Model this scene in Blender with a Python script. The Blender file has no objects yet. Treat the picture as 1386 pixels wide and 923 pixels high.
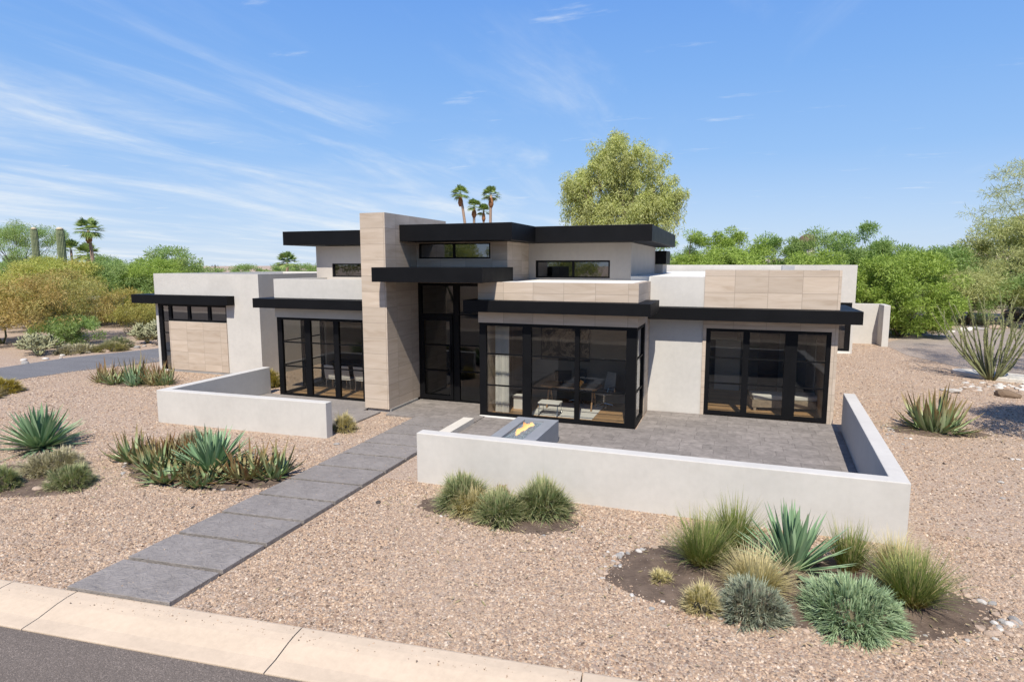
import bpy, math, random
import numpy as np
from mathutils import Vector, Matrix

S = bpy.context.scene
COL = S.collection
R_ = math.radians

# ------------------------------------------------------------------ camera
cam_d = bpy.data.cameras.new('camera')
cam = bpy.data.objects.new('camera', cam_d)
COL.objects.link(cam)
cam.location = (0, 0, 4.8)
cam.rotation_euler = (R_(90 - 7.1), 0, R_(19.7))
cam_d.sensor_width = 36.0
cam_d.lens = 36.0 * 835.0 / 1386.0
cam_d.clip_start = 0.1
cam_d.clip_end = 6000
S.camera = cam

# ------------------------------------------------------------------ light
SUN = Vector((0.2, -1.0, 1.36)).normalized()          # towards the sun
elev = math.asin(SUN.z)
world = bpy.data.worlds.new('World')
S.world = world
world.use_nodes = True
wn, wl = world.node_tree.nodes, world.node_tree.links
wn.clear()
w_out = wn.new('ShaderNodeOutputWorld')
w_bg = wn.new('ShaderNodeBackground'); w_bg.inputs['Strength'].default_value = 0.15
sky = wn.new('ShaderNodeTexSky'); sky.sky_type = 'NISHITA'; sky.sun_disc = False
sky.sun_elevation = elev
sky.sun_rotation = math.atan2(SUN.x, SUN.y)
sky.altitude = 400; sky.air_density = 1.0; sky.dust_density = 0.6; sky.ozone_density = 2.2
# thin cirrus, laid on a flat layer high above the place
tc = wn.new('ShaderNodeTexCoord')
sep = wn.new('ShaderNodeSeparateXYZ'); wl.new(tc.outputs['Generated'], sep.inputs[0])
def wmath(op, a, b=None, c=None, clamp=False):
    n = wn.new('ShaderNodeMath'); n.operation = op; n.use_clamp = clamp
    for i, v in enumerate((a, b, c)):
        if v is None: continue
        if isinstance(v, (int, float)): n.inputs[i].default_value = v
        else: wl.new(v, n.inputs[i])
    return n.outputs[0]
zc = wmath('ADD', wmath('MAXIMUM', sep.outputs['Z'], 0.0), 0.06)
px_ = wmath('DIVIDE', sep.outputs['X'], zc)
py_ = wmath('DIVIDE', sep.outputs['Y'], zc)
comb = wn.new('ShaderNodeCombineXYZ'); wl.new(px_, comb.inputs[0]); wl.new(py_, comb.inputs[1])
mp = wn.new('ShaderNodeMapping'); wl.new(comb.outputs[0], mp.inputs[0])
mp.inputs['Rotation'].default_value = (0, 0, R_(8)); mp.inputs['Scale'].default_value = (1.8, 0.5, 1)
mp.inputs['Location'].default_value = (3.3, 1.7, 0)
nz = wn.new('ShaderNodeTexNoise'); wl.new(mp.outputs[0], nz.inputs['Vector'])
nz.inputs['Scale'].default_value = 0.8; nz.inputs['Detail'].default_value = 10; nz.inputs['Roughness'].default_value = 0.6
nz.inputs['Distortion'].default_value = 0.5
mp2 = wn.new('ShaderNodeMapping'); wl.new(comb.outputs[0], mp2.inputs[0])
mp2.inputs['Location'].default_value = (1.2, 0.4, 0)
nz2 = wn.new('ShaderNodeTexNoise'); wl.new(mp2.outputs[0], nz2.inputs['Vector'])
nz2.inputs['Scale'].default_value = 0.42; nz2.inputs['Detail'].default_value = 3
# more cloud towards the west (left of the view)
west = wmath('MULTIPLY_ADD', px_, -0.075, -0.055)
west = wmath('MINIMUM', wmath('MAXIMUM', west, -0.09), 0.17)
cov = wmath('ADD', wmath('ADD', nz.outputs[0], wmath('MULTIPLY_ADD', nz2.outputs[0], 0.55, -0.33)), west)
rmp = wn.new('ShaderNodeMapRange'); wl.new(cov, rmp.inputs[0])
rmp.inputs['From Min'].default_value = 0.46; rmp.inputs['From Max'].default_value = 0.94
rmp.interpolation_type = 'SMOOTHSTEP'
nz3 = wn.new('ShaderNodeTexNoise'); wl.new(comb.outputs[0], nz3.inputs['Vector'])
nz3.inputs['Scale'].default_value = 7.0; nz3.inputs['Detail'].default_value = 5; nz3.inputs['Roughness'].default_value = 0.65; nz3.inputs['Distortion'].default_value = 0.8
rip = wn.new('ShaderNodeMapRange'); wl.new(nz3.outputs[0], rip.inputs[0]); rip.inputs['From Min'].default_value = 0.36; rip.inputs['From Max'].default_value = 0.66; rip.inputs['To Min'].default_value = 0.72; rip.inputs['To Max'].default_value = 1.0
mp4 = wn.new('ShaderNodeMapping'); wl.new(comb.outputs[0], mp4.inputs[0]); mp4.inputs['Scale'].default_value = (0.9, 2.6, 1); mp4.inputs['Location'].default_value = (0.35, 4.1, 0)
nz4 = wn.new('ShaderNodeTexNoise'); wl.new(mp4.outputs[0], nz4.inputs['Vector']); nz4.inputs['Scale'].default_value = 1.6; nz4.inputs['Detail'].default_value = 8; nz4.inputs['Roughness'].default_value = 0.62
sm = wn.new('ShaderNodeMapRange'); wl.new(nz4.outputs[0], sm.inputs[0]); sm.inputs['From Min'].default_value = 0.60; sm.inputs['From Max'].default_value = 0.78; sm.interpolation_type = 'SMOOTHSTEP'
cl = wmath('MULTIPLY', wmath('MAXIMUM', wmath('MULTIPLY', rmp.outputs[0], rip.outputs[0]), wmath('MULTIPLY', sm.outputs[0], 0.55)), 0.9, None, True)
mixw = wn.new('ShaderNodeMix'); mixw.data_type = 'RGBA'
grad = wn.new('ShaderNodeValToRGB'); wl.new(sep.outputs['Z'], grad.inputs[0])
ge = grad.color_ramp.elements
while len(ge) < 6: ge.new(0.5)
for e_, (p_, c_) in zip(ge, [(0.0, (0.64, 0.79, 0.99)), (0.07, (0.51, 0.705, 1.0)), (0.16, (0.335, 0.585, 1.0)), (0.27, (0.24, 0.495, 0.985)), (0.40, (0.165, 0.40, 0.955)), (1.0, (0.08, 0.19, 0.62))]):
    e_.position = p_; e_.color = (*c_, 1)
gsc = wn.new('ShaderNodeVectorMath'); gsc.operation = 'SCALE'; gsc.inputs['Scale'].default_value = 4.4; wl.new(grad.outputs[0], gsc.inputs[0])
mg = wn.new('ShaderNodeMix'); mg.data_type = 'RGBA'; mg.inputs[0].default_value = 0.92
wl.new(sky.outputs[0], mg.inputs[6]); wl.new(gsc.outputs[0], mg.inputs[7])
wl.new(cl, mixw.inputs[0]); wl.new(mg.outputs[2], mixw.inputs[6]); mixw.inputs[7].default_value = (4.3, 4.55, 4.75, 1)
wl.new(mixw.outputs[2], w_bg.inputs['Color']); wl.new(w_bg.outputs[0], w_out.inputs[0])

sun_d = bpy.data.lights.new('sun', 'SUN'); sun_d.energy = 4.9; sun_d.angle = R_(0.53); sun_d.color = (1.0, 0.94, 0.83)
sun = bpy.data.objects.new('sun', sun_d); COL.objects.link(sun)
sun.rotation_euler = SUN.to_track_quat('Z', 'Y').to_euler()
sun.location = (20, -60, 80)

S.view_settings.view_transform = 'Standard'
S.view_settings.look = 'None'
S.view_settings.exposure = 0.43
S.view_settings.gamma = 1.0
S.render.engine = 'CYCLES'
S.cycles.use_denoising = True
S.cycles.max_bounces = 8
S.cycles.transparent_max_bounces = 12

# ------------------------------------------------------------------ helpers
def setp(o, label=None, cat=None, group=None, kind=None):
    if label: o['label'] = label
    if cat: o['category'] = cat
    if group: o['group'] = group
    if kind: o['kind'] = kind
    return o

def thing(name, label, cat, loc=(0, 0, 0), rz=0, group=None):
    o = bpy.data.objects.new(name, None); COL.objects.link(o)
    o.location = loc; o.rotation_euler = (0, 0, rz); o.empty_display_size = 0.3
    return setp(o, label, cat, group)

def copy_tree(o, parent=None):
    c = o.copy(); COL.objects.link(c); c.parent = parent
    for ch in list(o.children): copy_tree(ch, c)
    return c

class MB:
    """collects faces for one mesh"""
    def __init__(s): s.v, s.f, s.m = [], [], []
    def add(s, verts, faces, mi=0):
        k = len(s.v); s.v += [tuple(p) for p in verts]
        s.f += [tuple(i + k for i in f) for f in faces]; s.m += [mi] * len(faces)
    def box(s, x0, x1, y0, y1, z0, z1, mi=0):
        v = [(x, y, z) for z in (z0, z1) for y in (y0, y1) for x in (x0, x1)]
        s.add(v, [(0, 2, 3, 1), (4, 5, 7, 6), (0, 1, 5, 4), (1, 3, 7, 5), (3, 2, 6, 7), (2, 0, 4, 6)], mi)
    def prism(s, poly, z0, z1, mi=0):
        n = len(poly)
        s.add([(p[0], p[1], z0) for p in poly] + [(p[0], p[1], z1) for p in poly],
              [tuple(reversed(range(n))), tuple(range(n, 2 * n))] + [(i, (i + 1) % n, n + (i + 1) % n, n + i) for i in range(n)], mi)
    def tube(s, pts, rad, n=8, mi=0, cap=True):
        pts = [Vector(p) for p in pts]; k = len(s.v); m = len(pts)
        up = Vector((0.13, 0.21, 1)).normalized()
        for i, p in enumerate(pts):
            d = (pts[min(i + 1, m - 1)] - pts[max(i - 1, 0)]).normalized()
            a = d.cross(up)
            if a.length < 0.2: a = d.cross(Vector((1, 0, 0)))
            a.normalize(); b = d.cross(a); r = rad[i] if hasattr(rad, '__len__') else rad
            for j in range(n):
                t = 2 * math.pi * j / n
                s.v.append(tuple(p + a * math.cos(t) * r + b * math.sin(t) * r))
        for i in range(m - 1):
            for j in range(n):
                s.f.append((k + i * n + j, k + i * n + (j + 1) % n, k + (i + 1) * n + (j + 1) % n, k + (i + 1) * n + j)); s.m.append(mi)
        if cap:
            s.f.append(tuple(k + j for j in reversed(range(n)))); s.m.append(mi)
            s.f.append(tuple(k + (m - 1) * n + j for j in range(n))); s.m.append(mi)
    def build(s, name, mats, parent=None, smooth=False, bevel=0.0):
        me = bpy.data.meshes.new(name)
        off = Vector((0, 0, 0))
        if parent is not None: off = WORLD_OFF.get(parent.name, Vector((0, 0, 0)))
        me.from_pydata([(p[0] - off.x, p[1] - off.y, p[2] - off.z) for p in s.v], [], s.f)
        if not isinstance(mats, (list, tuple)): mats = [mats]
        for m in mats: me.materials.append(m)
        if len(mats) > 1: me.polygons.foreach_set('material_index', s.m)
        if smooth: me.polygons.foreach_set('use_smooth', [True] * len(s.f))
        me.update()
        o = bpy.data.objects.new(name, me); COL.objects.link(o)
        if parent is not None: o.parent = parent
        if bevel:
            b = o.modifiers.new('bevel', 'BEVEL'); b.width = bevel; b.segments = 2; b.limit_method = 'ANGLE'; b.angle_limit = R_(40)
        return o
WORLD_OFF = {}      # things whose parts are given in world coordinates

def np_mesh(name, V, F, mats, parent=None, uv=None, smooth=False, mi=None):
    """V (n,3), F (m,k) -> object; uv (n,2) per vertex"""
    V = np.asarray(V, np.float32); F = np.asarray(F, np.int32); m, k = F.shape
    me = bpy.data.meshes.new(name)
    me.vertices.add(len(V)); me.vertices.foreach_set('co', V.ravel())
    me.loops.add(m * k); me.loops.foreach_set('vertex_index', F.ravel())
    me.polygons.add(m); me.polygons.foreach_set('loop_start', np.arange(0, m * k, k, dtype=np.int32))
    try: me.polygons.foreach_set('loop_total', np.full(m, k, np.int32))
    except Exception: pass
    if not isinstance(mats, (list, tuple)): mats = [mats]
    for q in mats: me.materials.append(q)
    if mi is not None: me.polygons.foreach_set('material_index', np.asarray(mi, np.int32))
    if smooth: me.polygons.foreach_set('use_smooth', np.ones(m, bool))
    if uv is not None:
        l = me.uv_layers.new(name='UVMap'); l.data.foreach_set('uv', np.asarray(uv, np.float32)[F.ravel()].ravel())
    me.update(calc_edges=True); me.validate()
    o = bpy.data.objects.new(name, me); COL.objects.link(o)
    if parent is not None: o.parent = parent
    return o

# ------------------------------------------------------------------ materials
class Mat:
    def __init__(s, name, rough=0.6, spec=0.5):
        s.m = bpy.data.materials.new(name); s.m.use_nodes = True
        s.n, s.l = s.m.node_tree.nodes, s.m.node_tree.links
        s.p = s.n['Principled BSDF']; s.p.inputs['Roughness'].default_value = rough
        s.p.inputs['Specular IOR Level'].default_value = spec
    def new(s, t, **k):
        n = s.n.new('ShaderNode' + t)
        for a, b in k.items(): n.inputs[a].default_value = b
        return n
    def pos(s):
        if not hasattr(s, '_pos'): s._pos = s.n.new('ShaderNodeNewGeometry')
        return s._pos.outputs['Position']
    def obj(s):
        if not hasattr(s, '_obj'): s._obj = s.n.new('ShaderNodeTexCoord')
        return s._obj.outputs['Object']
    def noise(s, scale, detail=4, rough=0.55, vec=None, stretch=None, dist=0.0):
        n = s.new('TexNoise', Scale=scale, Detail=detail, Roughness=rough, Distortion=dist)
        v = vec if vec is not None else s.pos()
        if stretch:
            mp = s.n.new('ShaderNodeMapping'); mp.inputs['Scale'].default_value = stretch; s.l.new(v, mp.inputs[0]); v = mp.outputs[0]
        s.l.new(v, n.inputs['Vector']); return n.outputs[0]
    def ramp(s, fac, stops, interp='LINEAR'):
        r = s.n.new('ShaderNodeValToRGB'); r.color_ramp.interpolation = interp
        e = r.color_ramp.elements
        while len(e) < len(stops): e.new(0.5)
        for i, (p, c) in enumerate(stops): e[i].position = p; e[i].color = (*c, 1)
        s.l.new(fac, r.inputs[0]); return r.outputs[0]
    def mix(s, fac, a, b, mode='MIX'):
        n = s.n.new('ShaderNodeMix'); n.data_type = 'RGBA'; n.blend_type = mode
        for i, v in ((0, fac), (6, a), (7, b)):
            if isinstance(v, (int, float)): n.inputs[i].default_value = v
            elif isinstance(v, tuple): n.inputs[i].default_value = (*v, 1)
            else: s.l.new(v, n.inputs[i])
        return n.outputs[2]
    def math(s, op, a, b=None, clamp=False):
        n = s.n.new('ShaderNodeMath'); n.operation = op; n.use_clamp = clamp
        for i, v in enumerate((a, b)):
            if v is None: continue
            if isinstance(v, (int, float)): n.inputs[i].default_value = v
            else: s.l.new(v, n.inputs[i])
        return n.outputs[0]
    def col(s, c):
        if isinstance(c, tuple): s.p.inputs['Base Color'].default_value = (*c, 1)
        else: s.l.new(c, s.p.inputs['Base Color'])
        return s
    def rough(s, v): s.l.new(v, s.p.inputs['Roughness']); return s
    def bump(s, h, strength=0.3, dist=0.01, prev=None):
        b = s.n.new('ShaderNodeBump'); b.inputs['Strength'].default_value = strength; b.inputs['Distance'].default_value = dist
        s.l.new(h, b.inputs['Height'])
        if prev is not None: s.l.new(prev, b.inputs['Normal'])
        s.l.new(b.outputs[0], s.p.inputs['Normal']); return b.outputs[0]

def m_stucco(name, c, var=0.04):
    m = Mat(name, 0.85, 0.3)
    a = m.noise(0.9, 5, 0.6); b = m.noise(7, 4)
    f = m.math('ADD', m.math('MULTIPLY', a, 0.65), m.math('MULTIPLY', b, 0.35))
    lo = tuple(x * (1 - var * 2.2) for x in c); hi = tuple(min(1, x * (1 + var)) for x in c)
    base = m.ramp(f, [(0.32, lo), (0.62, hi)])
    # faint vertical run marks
    st = m.noise(2.2, 4, 0.6, stretch=(3.5, 3.5, 0.22))
    base = m.mix(m.math('MULTIPLY', m.ramp(st, [(0.55, (0, 0, 0)), (0.8, (1, 1, 1))]), 0.12), base, tuple(x * 0.72 for x in c))
    m.col(base)
    n1 = m.bump(m.noise(140, 3), 0.18, 0.004)
    m.bump(m.noise(2.5, 3), 0.25, 0.02, n1)
    return m.m
M = {}
M['stucco'] = m_stucco('light_stucco', (0.485, 0.462, 0.43))
M['stucco_taupe'] = m_stucco('taupe_stucco', (0.42, 0.38, 0.34))
M['roof_white'] = m_stucco('white_roof_coating', (0.64, 0.62, 0.58), 0.05)

def m_tile():
    m = Mat('travertine_tile', 0.55, 0.35)
    geo = m.n.new('ShaderNodeNewGeometry')
    sp = m.n.new('ShaderNodeSeparateXYZ'); m.l.new(geo.outputs['Position'], sp.inputs[0])
    sn = m.n.new('ShaderNodeSeparateXYZ'); m.l.new(geo.outputs['Normal'], sn.inputs[0])
    side = m.math('GREATER_THAN', m.math('ABSOLUTE', sn.outputs['X']), 0.7)
    # front faces run along x, side faces along y
    h1 = m.math('MULTIPLY', sp.outputs['X'], m.math('SUBTRACT', 1.0, side))
    h2 = m.math('MULTIPLY', m.math('ADD', sp.outputs['Y'], -17.11 - 0.61), side)
    u = m.math('ADD', h1, h2)
    cb = m.n.new('ShaderNodeCombineXYZ'); m.l.new(u, cb.inputs[0]); m.l.new(sp.outputs['Z'], cb.inputs[1])
    mp = m.n.new('ShaderNodeMapping'); m.l.new(cb.outputs[0], mp.inputs[0]); mp.inputs['Location'].default_value = (6.61 + 0.95 * 20, 0.08, 0)
    br = m.n.new('ShaderNodeTexBrick'); m.l.new(mp.outputs[0], br.inputs['Vector'])
    br.offset = 0.0; br.squash = 1.0
    for k, v in (('Scale', 1.0), ('Brick Width', 0.95), ('Row Height', 0.5), ('Mortar Size', 0.007), ('Mortar Smooth', 0.1), ('Bias', 0.0)): br.inputs[k].default_value = v
    br.inputs['Color1'].default_value = (0, 0, 0, 1); br.inputs['Color2'].default_value = (1, 1, 1, 1); br.inputs['Mortar'].default_value = (0.5, 0.5, 0.5, 1)
    # per-tile shift of the veining
    off = m.mix(1.0, m._off if hasattr(m, '_off') else cb.outputs[0], br.outputs['Color'], 'ADD')
    vein = m.noise(1.5, 5, 0.55, vec=off, stretch=(0.5, 3.2, 2.0), dist=0.9)
    fine = m.noise(4, 5, 0.6, vec=off, stretch=(0.3, 5.0, 1.0), dist=0.3)
    c = m.ramp(vein, [(0.26, (0.365, 0.285, 0.215)), (0.42, (0.43, 0.35, 0.275)), (0.6, (0.47, 0.388, 0.312)), (0.8, (0.51, 0.43, 0.355))])
    c = m.mix(m.math('MULTIPLY', m.ramp(fine, [(0.45, (0, 0, 0)), (0.7, (1, 1, 1))]), 0.13), c, (0.36, 0.26, 0.20))
    c = m.mix(0.09, c, br.outputs['Color'], 'OVERLAY')
    c = m.mix(m.math('MULTIPLY', br.outputs['Fac'], 0.6), c, (0.19, 0.155, 0.125))
    m.col(c)
    n1 = m.bump(m.math('SUBTRACT', 1.0, br.outputs['Fac']), 0.4, 0.004)
    m.bump(fine, 0.12, 0.004, n1)
    return m.m
M['tile'] = m_tile()

def m_black():
    m = Mat('black_metal', 0.5, 0.16)
    a = m.noise(1.2, 4)
    m.col(m.ramp(a, [(0.3, (0.0025, 0.0025, 0.003)), (0.7, (0.0045, 0.0045, 0.0055))]))
    m.rough(m.math('ADD', m.math('MULTIPLY', m.noise(3, 5, 0.65), 0.25), 0.42))
    return m.m
M['black'] = m_black()
def m_simple(name, c, rough=0.6, var=0.12, scale=6, metal=0.0, bump=0.0, spec=0.5):
    m = Mat(name, rough, spec); m.p.inputs['Metallic'].default_value = metal
    a = m.noise(scale, 5, 0.6, vec=m.obj())
    m.col(m.ramp(a, [(0.3, tuple(x * (1 - var) for x in c)), (0.7, tuple(min(1, x * (1 + var)) for x in c))]))
    if bump: m.bump(m.noise(scale * 8, 3, vec=m.obj()), bump, 0.01)
    return m.m
M['grey_metal'] = m_simple('grey_metal', (0.3, 0.3, 0.31), 0.45, 0.08)

def m_glass(name, tint, refl=1.0):
    m = bpy.data.materials.new(name); m.use_nodes = True
    n, l = m.node_tree.nodes, m.node_tree.links; n.clear()
    out = n.new('ShaderNodeOutputMaterial'); mix = n.new('ShaderNodeMixShader')
    tr = n.new('ShaderNodeBsdfTransparent'); tr.inputs[0].default_value = (*tint, 1)
    gl = n.new('ShaderNodeBsdfGlossy'); gl.inputs['Roughness'].default_value = 0.0; gl.inputs[0].default_value = (0.95, 0.97, 1, 1)
    lw = n.new('ShaderNodeLayerWeight'); lw.inputs['Blend'].default_value = 0.5
    pw = n.new('ShaderNodeMath'); pw.operation = 'POWER'; pw.inputs[1].default_value = 5.0; l.new(lw.outputs['Facing'], pw.inputs[0])
    fr = n.new('ShaderNodeMath'); fr.operation = 'MULTIPLY_ADD'; fr.inputs[1].default_value = 0.9; fr.inputs[2].default_value = 0.036; l.new(pw.outputs[0], fr.inputs[0])
    # slight waviness of real panes
    nz = n.new('ShaderNodeTexNoise'); nz.inputs['Scale'].default_value = 0.9; nz.inputs['Detail'].default_value = 1
    geo = n.new('ShaderNodeNewGeometry'); l.new(geo.outputs['Position'], nz.inputs['Vector'])
    bp = n.new('ShaderNodeBump'); bp.inputs['Strength'].default_value = 0.06; bp.inputs['Distance'].default_value = 0.03
    l.new(nz.outputs[0], bp.inputs['Height']); l.new(bp.outputs[0], gl.inputs['Normal'])
    mu = n.new('ShaderNodeMath'); mu.operation = 'MULTIPLY_ADD'; mu.inputs[1].default_value = refl; mu.inputs[2].default_value = 0.012; mu.use_clamp = True
    l.new(fr.outputs[0], mu.inputs[0]); l.new(mu.outputs[0], mix.inputs[0])
    l.new(tr.outputs[0], mix.inputs[1]); l.new(gl.outputs[0], mix.inputs[2]); l.new(mix.outputs[0], out.inputs[0])
    return m
M['glass'] = m_glass('window_glass', (0.68, 0.68, 0.65), 1.0)
M['glass_dark'] = m_glass('dark_window_glass', (0.25, 0.26, 0.26), 5.0)
M['glass_entry'] = m_glass('entry_glass', (0.42, 0.42, 0.40), 1.1)

def m_gravel():
    m = Mat('gravel', 0.9, 0.2)
    P = m.pos()
    def vor(scale, feat='F1'):
        v = m.n.new('ShaderNodeTexVoronoi'); v.feature = feat; v.inputs['Scale'].default_value = scale
        mp = m.n.new('ShaderNodeMapping'); m.l.new(P, mp.inputs[0]); mp.inputs['Scale'].default_value = (1, 1, 0.001)
        wob = m.n.new('ShaderNodeVectorMath'); wob.operation = 'ADD'
        nn = m.n.new('ShaderNodeTexNoise'); nn.inputs['Scale'].default_value = scale * 0.9; m.l.new(mp.outputs[0], nn.inputs['Vector'])
        sc = m.n.new('ShaderNodeVectorMath'); sc.operation = 'SCALE'; sc.inputs['Scale'].default_value = 0.5 / scale; m.l.new(nn.outputs['Color'], sc.inputs[0])
        m.l.new(mp.outputs[0], wob.inputs[0]); m.l.new(sc.outputs[0], wob.inputs[1]); m.l.new(wob.outputs[0], v.inputs['Vector']); return v
    v = vor(33.0)
    sx = m.n.new('ShaderNodeSeparateColor'); m.l.new(v.outputs['Color'], sx.inputs[0])
    stone = m.ramp(sx.outputs[0], [(0.0, (0.20, 0.14, 0.105)), (0.12, (0.31, 0.215, 0.16)), (0.3, (0.41, 0.29, 0.21)), (0.5, (0.455, 0.345, 0.25)),
                                   (0.68, (0.42, 0.312, 0.224)), (0.8, (0.35, 0.285, 0.235)), (0.92, (0.50, 0.40, 0.31)), (1.0, (0.57, 0.48, 0.39))])
    gap = m.ramp(v.outputs['Distance'], [(0.35, (0, 0, 0)), (0.75, (1, 1, 1))])
    c = m.mix(m.math('MULTIPLY', gap, 0.46), stone, (0.16, 0.115, 0.085))  # shade between the stones, put into the colour
    big = m.noise(0.28, 5, 0.6)
    c = m.mix(m.math('MULTIPLY', m.ramp(big, [(0.4, (0, 0, 0)), (0.7, (1, 1, 1))]), 0.30), c, (0.40, 0.315, 0.26))
    pat = m.noise(1.4, 4, 0.6)
    c = m.mix(m.math('MULTIPLY', m.ramp(pat, [(0.5, (0, 0, 0)), (0.75, (1, 1, 1))]), 0.25), c, (0.33, 0.27, 0.23))
    m.col(c)
    h = m.math('SUBTRACT', 1.0, v.outputs['Distance'])
    m.bump(h, 0.75, 0.018)
    return m.m
M['gravel'] = m_gravel()
def m_stones(name, stops):
    m = Mat(name, 0.85, 0.25)
    g = m.n.new('ShaderNodeNewGeometry')
    c = m.mix(1.0, m.ramp(g.outputs['Random Per Island'], stops, 'CONSTANT'), (0.95, 0.92, 0.885), 'MULTIPLY')
    big = m.noise(0.33, 5, 0.6); pat = m.noise(1.7, 4, 0.6)
    c = m.mix(m.math('MULTIPLY', m.ramp(big, [(0.42, (0, 0, 0)), (0.66, (1, 1, 1))]), 0.38), c, (0.345, 0.27, 0.21))
    c = m.mix(m.math('MULTIPLY', m.ramp(pat, [(0.5, (0, 0, 0)), (0.72, (1, 1, 1))]), 0.34), c, (0.27, 0.205, 0.16))
    m.col(c)
    return m.m
M['stones'] = m_stones('loose_gravel_stones', [(0.0, (0.12, 0.085, 0.065)), (0.10, (0.24, 0.165, 0.12)), (0.24, (0.345, 0.25, 0.18)), (0.42, (0.45, 0.325, 0.228)),
     (0.60, (0.30, 0.218, 0.158)), (0.73, (0.22, 0.185, 0.16)), (0.80, (0.51, 0.40, 0.30)), (0.91, (0.34, 0.285, 0.24)), (0.96, (0.60, 0.51, 0.42))])
def m_rock(name, c, var=0.25):
    m = Mat(name, 0.85, 0.25)
    a = m.noise(7, 6, 0.65, vec=m.obj())
    oi = m.n.new('ShaderNodeObjectInfo')
    base = m.ramp(oi.outputs['Random'], [(0.0, tuple(x * 0.72 for x in c)), (0.5, c), (1.0, tuple(min(1, x * 1.25) for x in c))])
    m.col(m.mix(m.math('MULTIPLY', a, 0.7), base, tuple(x * (1 - var * 1.6) for x in c)))
    m.bump(m.noise(14, 5, 0.7, vec=m.obj()), 0.5, 0.03)
    return m.m
M['rock_tan'] = m_rock('tan_rock', (0.46, 0.35, 0.27)); M['rock_grey'] = m_rock('grey_rock', (0.36, 0.34, 0.32)); M['rock_white'] = m_rock('pale_rock', (0.62, 0.58, 0.53))
M['rock_dark'] = m_rock('dark_slate', (0.10, 0.085, 0.075))
M['rock_brown'] = m_rock('brown_boulder', (0.2, 0.14, 0.095))

def m_soil():
    m = Mat('planting_soil', 0.95, 0.1)
    a = m.noise(3.5, 6, 0.65); v = m.n.new('ShaderNodeTexVoronoi'); v.inputs['Scale'].default_value = 38; m.l.new(m.pos(), v.inputs['Vector'])
    c = m.ramp(a, [(0.3, (0.08, 0.058, 0.046)), (0.65, (0.17, 0.125, 0.095))])
    sx = m.n.new('ShaderNodeSeparateColor'); m.l.new(v.outputs['Color'], sx.inputs[0])
    peb = m.math('MULTIPLY', m.math('GREATER_THAN', sx.outputs[0], 0.965), m.math('LESS_THAN', v.outputs['Distance'], 0.35))
    c = m.mix(peb, c, (0.38, 0.32, 0.27)); m.col(c)
    m.bump(m.noise(26, 5, 0.7), 0.8, 0.04); return m.m
M['soil'] = m_soil()

def m_asphalt(name, c):
    m = Mat(name, 0.9, 0.25)
    v = m.n.new('ShaderNodeTexVoronoi'); v.inputs['Scale'].default_value = 75; m.l.new(m.pos(), v.inputs['Vector'])
    sx = m.n.new('ShaderNodeSeparateColor'); m.l.new(v.outputs['Color'], sx.inputs[0])
    b = m.ramp(sx.outputs[0], [(0.0, tuple(x * 0.72 for x in c)), (0.6, c), (0.9, tuple(x * 1.25 for x in c)), (1.0, tuple(x * 1.8 for x in c))])
    big = m.noise(0.9, 5, 0.6, stretch=(0.4, 1.6, 1))
    m.col(m.mix(m.math('MULTIPLY', m.ramp(big, [(0.35, (0, 0, 0)), (0.7, (1, 1, 1))]), 0.45), b, tuple(x * 0.68 for x in c)))
    m.bump(m.math('SUBTRACT', 1.0, v.outputs['Distance']), 0.7, 0.01); return m.m
M['asphalt'] = m_asphalt('street_asphalt', (0.155, 0.128, 0.11))
M['drive'] = m_asphalt('driveway_asphalt', (0.155, 0.152, 0.158))
M['drive_r'] = m_asphalt('gravel_driveway', (0.30, 0.25, 0.215))

def m_concrete(name, c, var=0.15, bump=0.3, warm=None):
    m = Mat(name, 0.8, 0.3)
    a = m.noise(1.1, 6, 0.6); b = m.noise(11, 6, 0.65)
    f = m.math('ADD', m.math('MULTIPLY', a, 0.5), m.math('MULTIPLY', b, 0.5))
    lo = tuple(x * (1 - var) for x in c); hi = tuple(x * (1 + var * 0.6) for x in c)
    cc = m.ramp(f, [(0.35, lo), (0.62, hi)])
    sp = m.noise(45, 3, 0.7)
    cc = m.mix(m.math('MULTIPLY', m.ramp(sp, [(0.66, (0, 0, 0)), (0.74, (1, 1, 1))]), 0.3), cc, warm or tuple(x * 0.6 for x in c))
    m.col(cc)
    st_ = m.noise(0.8, 6, 0.7, stretch=(1.0, 3.0, 1)); cc = m.mix(m.math('MULTIPLY', m.ramp(st_, [(0.5, (0, 0, 0)), (0.72, (1, 1, 1))]), 0.28), cc, tuple(x * 0.7 for x in c)); m.col(cc)
    n1 = m.bump(b, bump, 0.01); m.bump(m.noise(90, 2), bump * 0.5, 0.003, n1); return m.m
M['curb'] = m_concrete('curb_concrete', (0.50, 0.40, 0.30), 0.10, 0.2, (0.42, 0.30, 0.2))
M['plinth'] = m_concrete('grey_plinth', (0.27, 0.26, 0.25))
M['apron'] = m_concrete('pale_apron', (0.55, 0.51, 0.45), 0.1)
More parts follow.
